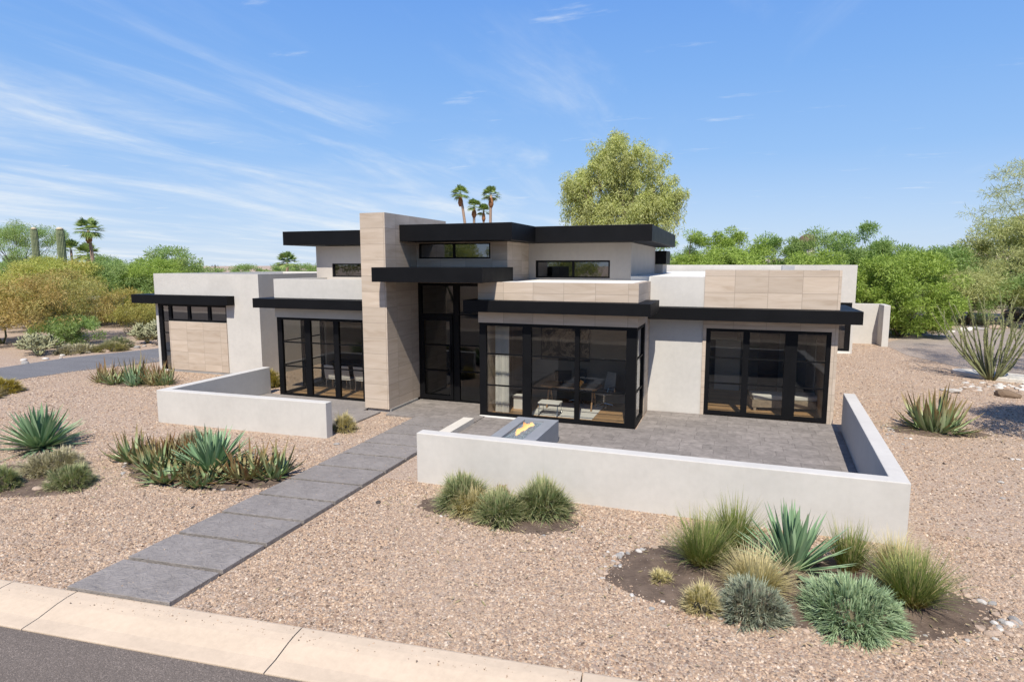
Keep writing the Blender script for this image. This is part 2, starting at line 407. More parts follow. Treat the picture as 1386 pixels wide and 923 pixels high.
def m_slab(name, c):
    m = Mat(name, 0.7, 0.35)
    a = m.noise(1.6, 6, 0.6); b = m.noise(6.5, 6, 0.62, dist=1.2)
    cc = m.ramp(m.math('ADD', m.math('MULTIPLY', a, 0.45), m.math('MULTIPLY', b, 0.55)), [(0.3, tuple(x * 0.72 for x in c)), (0.5, c), (0.72, tuple(x * 1.28 for x in c))])
    oi = m.n.new('ShaderNodeObjectInfo')
    cc = m.mix(m.math('MULTIPLY', oi.outputs['Random'], 0.16), cc, tuple(x * 0.6 for x in c))
    # slate-like clefts
    v = m.n.new('ShaderNodeTexVoronoi'); v.feature = 'DISTANCE_TO_EDGE'; v.inputs['Scale'].default_value = 2.1
    wv = m.n.new('ShaderNodeVectorMath'); wv.operation = 'ADD'; nn = m.n.new('ShaderNodeTexNoise'); nn.inputs['Scale'].default_value = 1.8; nn.inputs['Detail'].default_value = 4
    m.l.new(m.pos(), nn.inputs['Vector']); m.l.new(m.pos(), wv.inputs[0]); m.l.new(nn.outputs['Color'], wv.inputs[1]); m.l.new(wv.outputs[0], v.inputs['Vector'])
    crack = m.ramp(v.outputs['Distance'], [(0.0, (1, 1, 1)), (0.03, (0, 0, 0))])
    cc = m.mix(m.math('MULTIPLY', crack, 0.22), cc, tuple(x * 0.5 for x in c))
    m.col(cc)
    n1 = m.bump(b, 0.8, 0.05); m.bump(m.ramp(v.outputs['Distance'], [(0.0, (0, 0, 0)), (0.05, (1, 1, 1))]), 0.35, 0.008, n1); return m.m
M['joint'] = m_simple('joint_grit', (0.07, 0.055, 0.045), 0.95, 0.4, 9)
M['slab'] = m_slab('grey_stone_slab', (0.225, 0.202, 0.187))
def m_pavers():
    m = Mat('stamped_pavers', 0.75, 0.35)
    b = m.noise(5.0, 6, 0.65, dist=0.8)
    br = m.n.new('ShaderNodeTexBrick'); m.l.new(m.pos(), br.inputs['Vector']); br.offset = 0.37; br.offset_frequency = 2; br.squash = 0.7; br.squash_frequency = 3
    for k, v in (('Scale', 1.0), ('Brick Width', 0.85), ('Row Height', 0.42), ('Mortar Size', 0.010), ('Mortar Smooth', 0.6)): br.inputs[k].default_value = v
    br.inputs['Color1'].default_value = (0.165, 0.15, 0.14, 1); br.inputs['Color2'].default_value = (0.215, 0.195, 0.182, 1); br.inputs['Mortar'].default_value = (0.125, 0.112, 0.104, 1)
    c = m.mix(0.6, br.outputs['Color'], m.ramp(b, [(0.3, (0.26, 0.25, 0.24)), (0.7, (0.82, 0.80, 0.78))]), 'OVERLAY')
    c = m.mix(m.math('MULTIPLY', m.noise(0.7, 4), 0.25), c, (0.23, 0.20, 0.18))
    m.col(c)
    n1 = m.bump(m.math('SUBTRACT', 1.0, br.outputs['Fac']), 0.5, 0.01); m.bump(b, 0.6, 0.02, n1); return m.m
M['pavers'] = m_pavers()
def m_wood(name, c, sc=1.0, axis=(1, 1, 1), planks=True):
    m = Mat(name, 0.45, 0.4)
    g = m.noise(3 * sc, 6, 0.65, stretch=(0.8, 9, 2), dist=0.5)
    cc = m.ramp(g, [(0.3, tuple(x * 0.65 for x in c)), (0.7, tuple(x * 1.25 for x in c))])
    if planks:
        br = m.n.new('ShaderNodeTexBrick'); m.l.new(m.pos(), br.inputs['Vector'])
        for k, v in (('Scale', 1.0), ('Brick Width', 1.6), ('Row Height', 0.19), ('Mortar Size', 0.004)): br.inputs[k].default_value = v
        br.inputs['Color1'].default_value = (0.75, 0.75, 0.75, 1); br.inputs['Color2'].default_value = (1.1, 1.1, 1.1, 1); br.inputs['Mortar'].default_value = (0.3, 0.3, 0.3, 1)
        cc = m.mix(1.0, cc, br.outputs['Color'], 'MULTIPLY')
    m.col(cc); return m.m
M['oak'] = m_wood('oak_floor', (0.50, 0.31, 0.16))
M['walnut'] = m_wood('walnut', (0.16, 0.085, 0.045), planks=False)
M['rustic'] = m_wood('rustic_wood', (0.42, 0.26, 0.14), planks=False)
M['grey_wood'] = m_wood('grey_wood', (0.36, 0.29, 0.22), planks=False)
M['int_wall'] = m_simple('interior_wall_paint', (0.25, 0.235, 0.215), 0.8, 0.04, 2)
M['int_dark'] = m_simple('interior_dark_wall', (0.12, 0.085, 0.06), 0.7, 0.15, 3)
M['int_tile'] = m_simple('interior_floor_tile', (0.30, 0.29, 0.28), 0.35, 0.1, 2)
M['white_fabric'] = m_simple('white_fabric', (0.72, 0.71, 0.69), 0.9, 0.05, 5)
M['grey_fabric'] = m_simple('grey_fabric', (0.42, 0.42, 0.43), 0.9, 0.12, 14)
M['white_plastic'] = m_simple('white_plastic', (0.78, 0.77, 0.75), 0.35, 0.03)
M['dark_matter'] = m_simple('dark_leather', (0.02, 0.017, 0.016), 0.4, 0.2)
M['chrome'] = m_simple('brushed_chrome', (0.6, 0.6, 0.6), 0.25, 0.05, 4, metal=1.0)
M['bluestone'] = m_simple('blue_grey_concrete', (0.225, 0.235, 0.255), 0.6, 0.08, 3, bump=0.15)
M['fireglass'] = m_simple('fire_glass_chips', (0.17, 0.21, 0.24), 0.15, 0.6, 60, spec=0.9, bump=0.8)
def m_emit(name, c, s):
    m = Mat(name, 0.5); m.p.inputs['Emission Color'].default_value = (*c, 1); m.p.inputs['Emission Strength'].default_value = s; m.col((0.1, 0.05, 0.01))
    return m.m
M['lamp'] = m_emit('warm_lamp_glow', (1.0, 0.75, 0.4), 8)
def m_flame():
    m = bpy.data.materials.new('flame'); m.use_nodes = True; n, l = m.node_tree.nodes, m.node_tree.links; n.clear()
    out = n.new('ShaderNodeOutputMaterial'); em = n.new('ShaderNodeEmission'); uv = n.new('ShaderNodeTexCoord'); sp = n.new('ShaderNodeSeparateXYZ')
    l.new(uv.outputs['Object'], sp.inputs[0]); r = n.new('ShaderNodeValToRGB')
    mr = n.new('ShaderNodeMapRange'); mr.inputs['From Min'].default_value = 0.56; mr.inputs['From Max'].default_value = 0.85; l.new(sp.outputs['Z'], mr.inputs[0]); l.new(mr.outputs[0], r.inputs[0])
    r.color_ramp.elements[0].color = (1, 0.62, 0.28, 1); r.color_ramp.elements[1].color = (1.0, 0.22, 0.04, 1); r.color_ramp.elements.new(0.45).color = (1, 0.42, 0.11, 1)
    em.inputs['Strength'].default_value = 1.3; l.new(r.outputs[0], em.inputs[0]); tr = n.new('ShaderNodeBsdfTransparent'); mx = n.new('ShaderNodeMixShader'); mx.inputs[0].default_value = 0.55
    l.new(tr.outputs[0], mx.inputs[1]); l.new(em.outputs[0], mx.inputs[2]); l.new(mx.outputs[0], out.inputs[0]); return m
M['flame'] = m_flame()
def m_painting():
    m = Mat('abstract_canvas', 0.7)
    a = m.noise(1.6, 8, 0.7, dist=1.5)
    m.col(m.ramp(a, [(0.3, (0.02, 0.017, 0.015)), (0.48, (0.07, 0.055, 0.045)), (0.56, (0.30, 0.24, 0.18)), (0.7, (0.05, 0.04, 0.035))])); return m.m
M['painting'] = m_painting()

def m_leaf(name, stops, trans=0.35, rough=0.55, big=0.5, bigc=None, uvtip=None, uvbase=None, bigscale=0.5):
    """foliage: random shade per leaf, slow drift of hue through the plant, optional tip / base colour along the blade (uv v)"""
    m = Mat(name, rough, 0.3)
    k_ = 1.28 if name.endswith('leaves') and 'a' in name else 1.18
    stops = [(p_, tuple(min(0.75, x * k_) for x in c_)) for p_, c_ in stops]
    if bigc: bigc = tuple(min(0.75, x * k_) for x in bigc)
    g = m.n.new('ShaderNodeNewGeometry')
    c = m.ramp(g.outputs['Random Per Island'], stops)
    if bigc:
        nn = m.noise(bigscale, 3, 0.5)
        c = m.mix(m.math('MULTIPLY', m.ramp(nn, [(0.42, (0, 0, 0)), (0.6, (1, 1, 1))]), big), c, bigc)
    if uvtip or uvbase:
        uv = m.n.new('ShaderNodeUVMap'); sp = m.n.new('ShaderNodeSeparateXYZ'); m.l.new(uv.outputs[0], sp.inputs[0])
        if uvtip:
            col, start, amt = uvtip
            c = m.mix(m.math('MULTIPLY', m.ramp(sp.outputs['Y'], [(start, (0, 0, 0)), (min(1, start + 0.3), (1, 1, 1))]), amt), c, col)
        if uvbase:
            col, end, amt = uvbase
            c = m.mix(m.math('MULTIPLY', m.ramp(sp.outputs['Y'], [(0.0, (1, 1, 1)), (end, (0, 0, 0))]), amt), c, col)
    m.col(c)
    tr = m.n.new('ShaderNodeBsdfTranslucent'); m.l.new(m.mix(1.0, c, (1.0, 1.0, 0.55), 'MULTIPLY') if not isinstance(c, tuple) else c, tr.inputs[0])
    mx = m.n.new('ShaderNodeMixShader'); mx.inputs[0].default_value = trans
    out = m.n['Material Output']
    m.l.new(m.p.outputs[0], mx.inputs[1]); m.l.new(tr.outputs[0], mx.inputs[2]); m.l.new(mx.outputs[0], out.inputs[0])
    return m.m
M['leaf_bright'] = m_leaf('bright_green_leaves', [(0, (0.15, 0.22, 0.04)), (0.5, (0.24, 0.33, 0.065)), (1, (0.34, 0.42, 0.11))], big=0.55, bigc=(0.28, 0.36, 0.09), trans=0.45)
M['leaf_mesquite'] = m_leaf('mesquite_leaves', [(0, (0.12, 0.20, 0.055)), (0.5, (0.20, 0.30, 0.09)), (1, (0.29, 0.38, 0.15))], big=0.5, bigc=(0.27, 0.32, 0.13), trans=0.45)
M['leaf_gum'] = m_leaf('olive_gum_leaves', [(0, (0.28, 0.31, 0.11)), (0.5, (0.42, 0.45, 0.18)), (1, (0.54, 0.54, 0.26))], big=0.5, bigc=(0.34, 0.34, 0.17), trans=0.5)
M['leaf_gold'] = m_leaf('yellow_palo_verde_leaves', [(0, (0.22, 0.18, 0.045)), (0.5, (0.31, 0.25, 0.065)), (1, (0.40, 0.33, 0.10))], big=0.6, bigc=(0.26, 0.28, 0.08))
M['leaf_rust'] = m_leaf('rusty_palo_verde_leaves', [(0, (0.24, 0.16, 0.055)), (0.5, (0.34, 0.24, 0.08)), (1, (0.43, 0.33, 0.13))], big=0.8, bigc=(0.29, 0.30, 0.10), bigscale=0.35)
M['leaf_yg'] = m_leaf('yellow_green_leaves', [(0, (0.24, 0.26, 0.06)), (0.5, (0.34, 0.37, 0.09)), (1, (0.45, 0.46, 0.15))], trans=0.4, big=0.6, bigc=(0.40, 0.31, 0.09))
M['leaf_pv'] = m_leaf('palo_verde_leaves', [(0, (0.19, 0.22, 0.07)), (0.5, (0.29, 0.32, 0.115)), (1, (0.39, 0.39, 0.17))], big=0.4, bigc=(0.31, 0.31, 0.14))
M['leaf_palm'] = m_leaf('palm_fronds', [(0, (0.10, 0.16, 0.045)), (0.5, (0.18, 0.26, 0.08)), (1, (0.30, 0.35, 0.13))])
M['leaf_sage'] = m_leaf('grey_sage_leaves', [(0, (0.16, 0.18, 0.11)), (0.5, (0.26, 0.27, 0.16)), (1, (0.36, 0.35, 0.22))])
M['leaf_dry'] = m_leaf('dry_brush_leaves', [(0, (0.22, 0.17, 0.09)), (0.5, (0.32, 0.26, 0.14)), (1, (0.40, 0.34, 0.2))], big=0.5, bigc=(0.22, 0.24, 0.1))
M['agave'] = m_leaf('blue_green_agave_leaves', [(0, (0.105, 0.18, 0.095)), (0.5, (0.17, 0.26, 0.145)), (1, (0.27, 0.36, 0.215))], trans=0.08, rough=0.45, uvbase=((0.25, 0.33, 0.16), 0.25, 0.7), uvtip=((0.2, 0.15, 0.08), 0.93, 0.8))
M['aloe'] = m_leaf('aloe_leaves', [(0, (0.10, 0.155, 0.065)), (0.5, (0.19, 0.25, 0.12)), (1, (0.29, 0.34, 0.19))], trans=0.06, rough=0.45, uvtip=((0.24, 0.13, 0.05), 0.55, 0.75), uvbase=((0.28, 0.26, 0.12), 0.2, 0.5))
M['aloe_rust'] = m_leaf('rusty_aloe_leaves', [(0, (0.17, 0.13, 0.06)), (0.5, (0.23, 0.21, 0.10)), (1, (0.27, 0.30, 0.15))], trans=0.06, rough=0.5, uvtip=((0.20, 0.09, 0.035), 0.5, 0.8))
M['grass'] = m_leaf('deer_grass_blades', [(0, (0.085, 0.135, 0.03)), (0.5, (0.175, 0.225, 0.06)), (0.85, (0.26, 0.27, 0.09)), (1, (0.50, 0.40, 0.22))], trans=0.25, uvbase=((0.38, 0.21, 0.08), 0.38, 0.85), uvtip=((0.42, 0.36, 0.2), 0.68, 0.5))
M['grass_blue'] = m_leaf('blue_green_grass_blades', [(0, (0.10, 0.155, 0.06)), (0.5, (0.20, 0.26, 0.115)), (1, (0.38, 0.37, 0.20))], trans=0.25, uvbase=((0.26, 0.2, 0.11), 0.3, 0.6), uvtip=((0.48, 0.40, 0.24), 0.6, 0.65))
M['grass_gold'] = m_leaf('golden_grass_blades', [(0, (0.26, 0.24, 0.09)), (0.5, (0.42, 0.37, 0.16)), (1, (0.56, 0.49, 0.27))], trans=0.25, uvtip=((0.60, 0.51, 0.31), 0.4, 0.75))
M['mound_sage'] = m_leaf('sage_green_foliage', [(0, (0.15, 0.22, 0.115)), (0.5, (0.25, 0.34, 0.19)), (1, (0.38, 0.46, 0.28))], trans=0.15, uvbase=((0.1, 0.11, 0.06), 0.3, 0.4))
M['mound_grey'] = m_leaf('blue_grey_foliage', [(0, (0.14, 0.165, 0.115)), (0.5, (0.22, 0.25, 0.18)), (1, (0.36, 0.37, 0.27))], trans=0.15, uvbase=((0.22, 0.14, 0.12), 0.45, 0.7))
M['mound_straw'] = m_leaf('straw_grey_foliage', [(0, (0.23, 0.21, 0.12)), (0.5, (0.36, 0.33, 0.21)), (1, (0.5, 0.45, 0.31))], trans=0.15)
M['bark'] = m_simple('bark', (0.11, 0.085, 0.062), 0.9, 0.3, 10, bump=0.6)
M['bark_green'] = m_simple('green_bark', (0.16, 0.17, 0.08), 0.8, 0.25, 8, bump=0.4)
M['bark_palm'] = m_simple('palm_bark', (0.29, 0.20, 0.145), 0.9, 0.25, 6, bump=0.6)
M['palm_skirt'] = m_simple('palm_boot', (0.26, 0.115, 0.05), 0.9, 0.35, 9, bump=0.8)
def m_cactus():
    m = Mat('cactus_skin', 0.7)
    m.col(m.ramp(m.noise(2.5, 5, vec=m.obj(), stretch=(1, 1, 3)), [(0.3, (0.11, 0.14, 0.075)), (0.7, (0.21, 0.235, 0.125))])); return m.m
M['cactus'] = m_cactus()
M['cactus_top'] = m_simple('cactus_crown_wool', (0.50, 0.42, 0.29), 0.9, 0.2, 8)
M['hill'] = m_simple('hill_ground', (0.33, 0.25, 0.18), 0.95, 0.3, 0.08)

rng = np.random.default_rng(11)
random.seed(5)

# ------------------------------------------------------------------ ground
# the street runs at a slight angle to the house: s along it, t across it (t = 0 at the inner curb edge)
TH = math.atan(0.1); cs, sn_ = math.cos(TH), math.sin(TH)
def st(s, t, z=0.0):     # street coordinates -> world
    return (s * cs - t * sn_, 6.78 + s * sn_ + t * cs, z)
def t_of(x, y):
    return -x * sn_ + (y - 6.78) * cs
def ground_z(s, t):
    if -8.3 < t < -0.02: return -0.16
    if t >= -0.02:
        far = max(0.0, math.hypot(s, t) - 75) / 300.0
        return min(far, 1.0) * 0.6 * (0.5 + 0.5 * math.sin(s * 0.013 + 1.0)) * (1 if far > 0 else 0)
    d = -t - 8.3
    k = min(1.0, d / 34.0); k = k * k * (3 - 2 * k)
    return 2.4 * k + 0.4 * math.sin(s * 0.21 + d * 0.1) * k + 0.25 * math.sin(s * 0.5 - d * 0.3) * k
ss = sorted(set([-900, -600, -400, -260, -180, -130] + list(range(-100, 101, 4)) + [130, 180, 260, 400, 600, 900]))
ts = sorted(set([-500, -300, -180, -120, -90, -70, -56] + [-8.31 - i * 1.6 for i in range(28)] + [-8.29, -4, -0.03, -0.01, 3, 8, 14, 20, 26, 32, 40, 50, 60, 75, 90, 110, 140, 180, 240, 320, 450, 650, 900, 1400]))
g = MB(); nS = len(ss)
gv = [st(a, b, ground_z(a, b)) for b in ts for a in ss]
gf = [(j * nS + i, j * nS + i + 1, (j + 1) * nS + i + 1, (j + 1) * nS + i) for j in range(len(ts) - 1) for i in range(nS - 1)]
g.add(gv, gf)
setp(g.build('ground', M['gravel']), kind='structure')

r = MB()
def strip(mb, prof, s0, s1, n=40):
    a = len(mb.v)
    for i in range(n + 1):
        s = s0 + (s1 - s0) * i / n
        for t, z in prof: mb.v.append(st(s, t, z))
    k = len(prof)
    for i in range(n):
        for j in range(k - 1):
            mb.f.append((a + i * k + j, a + (i + 1) * k + j, a + (i + 1) * k + j + 1, a + i * k + j + 1)); mb.m.append(0)
strip(r, [(-7.5, -0.07), (-4.0, -0.02), (-0.8, -0.07)], -300, 300, 120)
setp(r.build('road', M['asphalt'], smooth=True), kind='structure')
prof = [(-0.83, -0.15), (-0.83, -0.055), (-0.80, -0.05), (-0.6, -0.035), (-0.45, -0.005), (-0.32, 0.02), (-0.18, 0.035), (-0.03, 0.038), (-0.0, 0.03), (0.0, -0.1)]
def curb(flip, name):
    c = MB()
    joints = [-8.93 + 3.72 * i for i in range(-30, 32)]
    joints.insert(29 + 1, -10.13); joints = sorted(joints)
    for a, b in zip(joints[:-1], joints[1:]):
        if b - a < 0.5: continue
        k0 = len(c.v); K = len(prof); n = 2
        for i in range(n + 1):
            s = a + 0.009 + (b - a - 0.018) * i / n
            for t, z in prof:
                c.v.append(st(s, t, z) if not flip else st(s, -8.3 - t, z))
        for i in range(n):
            for j in range(K - 1):
                f = (k0 + i * K + j, k0 + (i + 1) * K + j, k0 + (i + 1) * K + j + 1, k0 + i * K + j + 1)
                c.f.append(f if flip else tuple(reversed(f))); c.m.append(0)
        c.f.append(tuple(k0 + j for j in range(K))); c.m.append(0)
        c.f.append(tuple(k0 + n * K + j for j in reversed(range(K)))); c.m.append(0)
    o = c.build(name, M['curb']); setp(o, kind='structure'); return o
curb(False, 'curb'); curb(True, 'far_curb')

def poly_sheet(name, poly, z, mat):
    m = MB(); m.add([(x, y, z) for x, y in poly], [tuple(range(len(poly)))])
    return setp(m.build(name, mat), kind='structure')
# driveways
d = MB()
Lr = [(-27.6, 7.4), (-28.3, 13.5), (-28.1, 16.6), (-27.75, 19.2), (-26.6, 22.6), (-25.2, 25.5), (-25.0, 30), (-25, 60)]
Lf = [(-33.2, 6.9), (-33.0, 13.5), (-32.0, 18.4), (-32.2, 21.8), (-31.0, 25.8), (-30.4, 29), (-30.0, 33), (-30, 60)]
d.add([(x, y, 0.012) for x, y in Lr] + [(x, y, 0.012) for x, y in Lf], [(i, i + 1, 8 + i + 1, 8 + i)[::-1] for i in range(7)])
setp(d.build('driveway', M['drive']), kind='structure')
poly_sheet('side_driveway', [(11.0, 31.6), (16, 29.5), (60, 24), (60, 62), (24, 62), (17.6, 58), (11.6, 48), (8.6, 42.5), (8.8, 37.5)][::1], 0.012, M['drive_r'])

# ------------------------------------------------------------------ house
HO = Vector((-8.0, 22.0, 0))
house = thing('house', 'single storey modern desert house with black fascia roofs, pale stucco and travertine tile', 'house', HO)
WORLD_OFF[house.name] = HO

def wall_grid(mb, axis, pos, th, u0, u1, z0, z1, holes=()):
    """solid wall in plane axis='y' (front faces -y, from y=pos to pos+th) or axis='x' (from x=pos to pos+th); holes = (u0,u1,z0,z1)"""
    us = sorted(set([u0, u1] + [min(max(h[i], u0), u1) for h in holes for i in (0, 1)]))
    zs = sorted(set([z0, z1] + [min(max(h[i], z0), z1) for h in holes for i in (2, 3)]))
    def solid(i, j):
        if i < 0 or j < 0 or i >= len(us) - 1 or j >= len(zs) - 1: return False
        uc, zc_ = (us[i] + us[i + 1]) / 2, (zs[j] + zs[j + 1]) / 2
        return not any(h[0] < uc < h[1] and h[2] < zc_ < h[3] for h in holes)
    def P(u, w, z): return (u, pos + w, z) if axis == 'y' else (pos + w, u, z)
    def q(a, b, c, d_): mb.add([a, b, c, d_], [(0, 1, 2, 3)])
    for i in range(len(us) - 1):
        for j in range(len(zs) - 1):
            if not solid(i, j): continue
            a, b, c, e = us[i], us[i + 1], zs[j], zs[j + 1]
            q(P(a, 0, c), P(b, 0, c), P(b, 0, e), P(a, 0, e)); q(P(b, th, c), P(a, th, c), P(a, th, e), P(b, th, e))
            if not solid(i - 1, j): q(P(a, th, c), P(a, 0, c), P(a, 0, e), P(a, th, e))
            if not solid(i + 1, j): q(P(b, 0, c), P(b, th, c), P(b, th, e), P(b, 0, e))
            if not solid(i, j - 1): q(P(a, th, c), P(b, th, c), P(b, 0, c), P(a, 0, c))
            if not solid(i, j + 1): q(P(a, 0, e), P(b, 0, e), P(b, th, e), P(a, th, e))

def part(name, mb, mat, parent=None, **k): return mb.build(name, mat, parent or house, **k)

# --- chimney-like pillar
p = MB(); p.box(-11.26, -10.36, 17.11, 21.5, 0.12, 6.4)
part('pillar', p, M['tile'])
p = MB(); p.box(-11.20, -10.32, 17.18, 19.0, -0.02, 0.118)
part('plinth', p, M['plinth'])

# --- office box
w = MB()
wall_grid(w, 'y', 17.68, 0.22, -7.45, -2.52, 3.0, 4.25)
wall_grid(w, 'x', -2.74, 0.22, 17.902, 20.30, 0.0, 4.25, [(17.8, 19.35, -1, 3.0)])
wall_grid(w, 'x', -7.45, 0.22, 17.902, 21.38, 0.0, 4.25)
part('wall', w, M['tile'])
w = MB(); w.box(-7.228, -2.742, 17.902, 21.398, 4.02, 4.244)
part('roof', w, M['roof_white'])

# --- entry volume above the glass
w = MB()
wall_grid(w, 'y', 19.16, 0.24, -10.358, -7.02, 4.16, 5.53, [(-10.28, -7.62, 4.98, 5.50)])
wall_grid(w, 'x', -7.26, 0.24, 19.402, 21.398, 4.25, 5.53)
part('wall', w, M['tile'])
# --- upper right volume
w = MB()
wall_grid(w, 'y', 21.4, 0.24, -7.25, -3.34, 4.1, 5.53, [(-6.76, -4.06, 4.31, 4.93)])
wall_grid(w, 'x', -3.58, 0.24, 21.642, 28.0, 4.1, 5.53)
wall_grid(w, 'y', 28.002, 0.24, -15.6, -3.34, 4.1, 5.53)
part('wall', w, M['stucco_taupe'])
# --- upper left volume
w = MB()
wall_grid(w, 'y', 20.9, 0.24, -15.84, -11.262, 4.1, 5.5, [(-15.10, -12.0, 4.29, 4.82)])
wall_grid(w, 'x', -15.84, 0.24, 21.142, 28.24, 4.1, 5.5)
part('wall', w, M['stucco_taupe'])
# --- dining wing
w = MB()
wall_grid(w, 'y', 18.1, 0.24, -15.6, -11.262, 2.9, 4.27)
wall_grid(w, 'x', -15.6, 0.24, 18.342, 27.0, 0.0, 4.27, [(18.2, 20.7, -1, 2.9)])
part('wall', w, M['stucco'])
w = MB(); w.box(-15.358, -11.262, 18.342, 20.898, 3.9, 4.12); part('roof', w, M['roof_white'])
w = MB(); w.box(-15.358, -3.582, 28.244, 36.9, 3.9, 4.2); part('roof', w, M['roof_white'])
# --- bedroom wing
w = MB()
wall_grid(w, 'y', 20.3, 0.24, -2.518, -0.852, 0.0, 4.4)
part('wall', w, M['stucco'])
w = MB()
wall_grid(w, 'y', 20.26, 0.28, -0.85, 2.97, 0.0, 4.62, [(-0.75, 2.80, -1, 2.80)])
wall_grid(w, 'x', 2.69, 0.28, 20.542, 22.6, 0.0, 4.62)
part('wall', w, M['tile'])
w = MB()
wall_grid(w, 'x', 2.66, 0.28, 22.602, 37.2, 0.0, 4.4)
part('wall', w, M['stucco'])
w = MB(); w.box(-3.338, 2.658, 21.402, 36.9, 4.1, 4.385); w.box(-2.516, 2.688, 20.544, 21.4, 4.1, 4.385)
part('roof', w, M['roof_white'])
# --- rear wing
w = MB()
wall_grid(w, 'y', 37.2, 0.26, -15.6, 6.15, 0.0, 4.75, [(3.4, 6.02, 0.12, 2.75)])
wall_grid(w, 'x', 5.89, 0.26, 37.462, 46, 0.0, 4.75)
part('wall', w, M['stucco'])
w = MB(); w.box(-15.6, 5.888, 37.462, 46, 4.4, 4.6)
part('roof', w, M['roof_white'])
w = MB(); w.box(2.2, 2.75, 33.0, 33.6, 4.4, 4.72)
part('roof_vent', w, M['grey_metal'])
# --- garage block
w = MB()
wall_grid(w, 'y', 20.8, 0.26, -24.56, -18.72, 0.0, 4.38, [(-24.42, -20.5, 2.27, 3.03), (-24.42, -23.80, 0.06, 3.03)])
wall_grid(w, 'x', -18.98, 0.26, 21.062, 29, 0.0, 4.38)
wall_grid(w, 'x', -24.56, 0.26, 21.062, 29, 0.0, 4.38)
wall_grid(w, 'y', 29.002, 0.26, -24.56, -18.72, 0.0, 4.38)
part('wall', w, M['stucco'])
w = MB(); w.box(-24.298, -18.982, 21.062, 29.0, 3.9, 4.16)
part('roof', w, M['roof_white'])
w = MB(); w.box(-23.78, -20.5, 20.755, 20.798, 0.10, 2.265)
part('tile_panel', w, M['tile'])
w = MB(); wall_grid(w, 'y', 27.0, 0.24, -18.718, -15.602, 0.0, 4.3)
part('wall', w, M['stucco'])
# base strip
w = MB(); w.box(-23.78, -18.75, 20.77, 20.798, -0.02, 0.095)
part('plinth', w, M['plinth'])

# --- main roof slab with black fascia
w = MB()
w.prism([(-16.9, 20.25), (-11.265, 20.25), (-11.265, 21.505), (-10.355, 21.505), (-10.355, 18.0), (-6.45, 18.0), (-6.45, 20.4), (-2.53, 20.4), (-2.53, 28.6), (-16.9, 28.6)], 5.535, 6.07)
part('roof_slab', w, M['black'], bevel=0.008)
w = MB()
w.prism([(-16.8, 20.35), (-11.365, 20.35), (-11.365, 21.605), (-10.255, 21.605), (-10.255, 18.1), (-6.55, 18.1), (-6.55, 20.5), (-2.63, 20.5), (-2.63, 28.5), (-16.8, 28.5)], 6.073, 6.078)
part('roof', w, M['grey_metal'])
w = MB(); w.box(-4.4, -2.86, 28.25, 30.0, 4.79, 5.38)
part('canopy', w, M['black'])
w = MB(); w.box(-4.3, -3.0, 28.26, 30.0, 4.39, 4.787)
part('wall', w, M['stucco_taupe'])
# --- canopies
def canopy(poly, z0, z1):
    w = MB(); w.prism(poly, z0, z1); return part('canopy', w, M['black'], bevel=0.006)
canopy([(-2.51, 19.75), (3.5, 19.75), (3.5, 22.9), (2.975, 22.9), (2.975, 20.255), (-0.855, 20.255), (-0.855, 20.295), (-2.51, 20.295)], 3.08, 3.46)
canopy([(-7.75, 17.2), (-2.12, 17.2), (-2.12, 19.3), (-2.515, 19.3), (-2.515, 17.675), (-7.455, 17.675), (-7.455, 19.1), (-7.75, 19.1)], 3.36, 3.71)
canopy([(-16.0, 17.45), (-11.265, 17.45), (-11.265, 18.095), (-15.605, 18.095), (-15.605, 20.9), (-16.0, 20.9)], 3.27, 3.60)
canopy([(-10.5, 16.5), (-6.82, 16.5), (-6.82, 19.155), (-10.355, 19.155), (-10.355, 17.105), (-10.5, 17.105)], 4.255, 4.70)
canopy([(-25.5, 20.38), (-20.02, 20.38), (-20.02, 20.795), (-24.565, 20.795), (-24.565, 25.0), (-25.5, 25.0)], 3.06, 3.45)
# pale gravel-stop line on top of the entry canopy etc. is too thin to matter
# --- windows
def window(axis, pos, u0, u1, z0, z1, fl, fr, ft, fb, mull=(), bars=(), depth=0.11, glass='glass', name='window', barz=0.022, parent=None, hside=None):
    mb = MB()
    def bx(a, b, w0, w1, c, e):
        if axis == 'y': mb.box(a, b, pos + w0, pos + w1, c, e)
        else: mb.box(pos + w0, pos + w1, a, b, c, e)
    bx(u0, u0 + fl, 0, depth, z0, z1); bx(u1 - fr, u1, 0, depth, z0, z1)
    bx(u0 + fl, u1 - fr, 0.002, depth - 0.002, z1 - ft, z1); bx(u0 + fl, u1 - fr, 0.002, depth - 0.002, z0, z0 + fb)
    for a, b in mull: bx(a, b, 0.004, depth - 0.004, z0 + fb, z1 - ft)
    for z, a, b in bars: bx(a, b, 0.03, depth - 0.03, z - barz, z + barz)
    o = mb.build(name, M['black'], parent or house)
    g_ = MB(); y = depth * 0.5
    a, b, c, e = u0 + fl * 0.6, u1 - fr * 0.6, z0 + fb * 0.6, z1 - ft * 0.6
    if axis == 'y': g_.add([(a, pos + y, c), (b, pos + y, c), (b, pos + y, e), (a, pos + y, e)], [(0, 1, 2, 3)])
    else: g_.add([(pos + y, a, c), (pos + y, b, c), (pos + y, b, e), (pos + y, a, e)], [(0, 1, 2, 3)])
    WORLD_OFF[o.name] = HO
    g_.build('pane', M[glass], o)
    return o
def bars(z, *seg): return [(z, a, b) for a, b in seg]
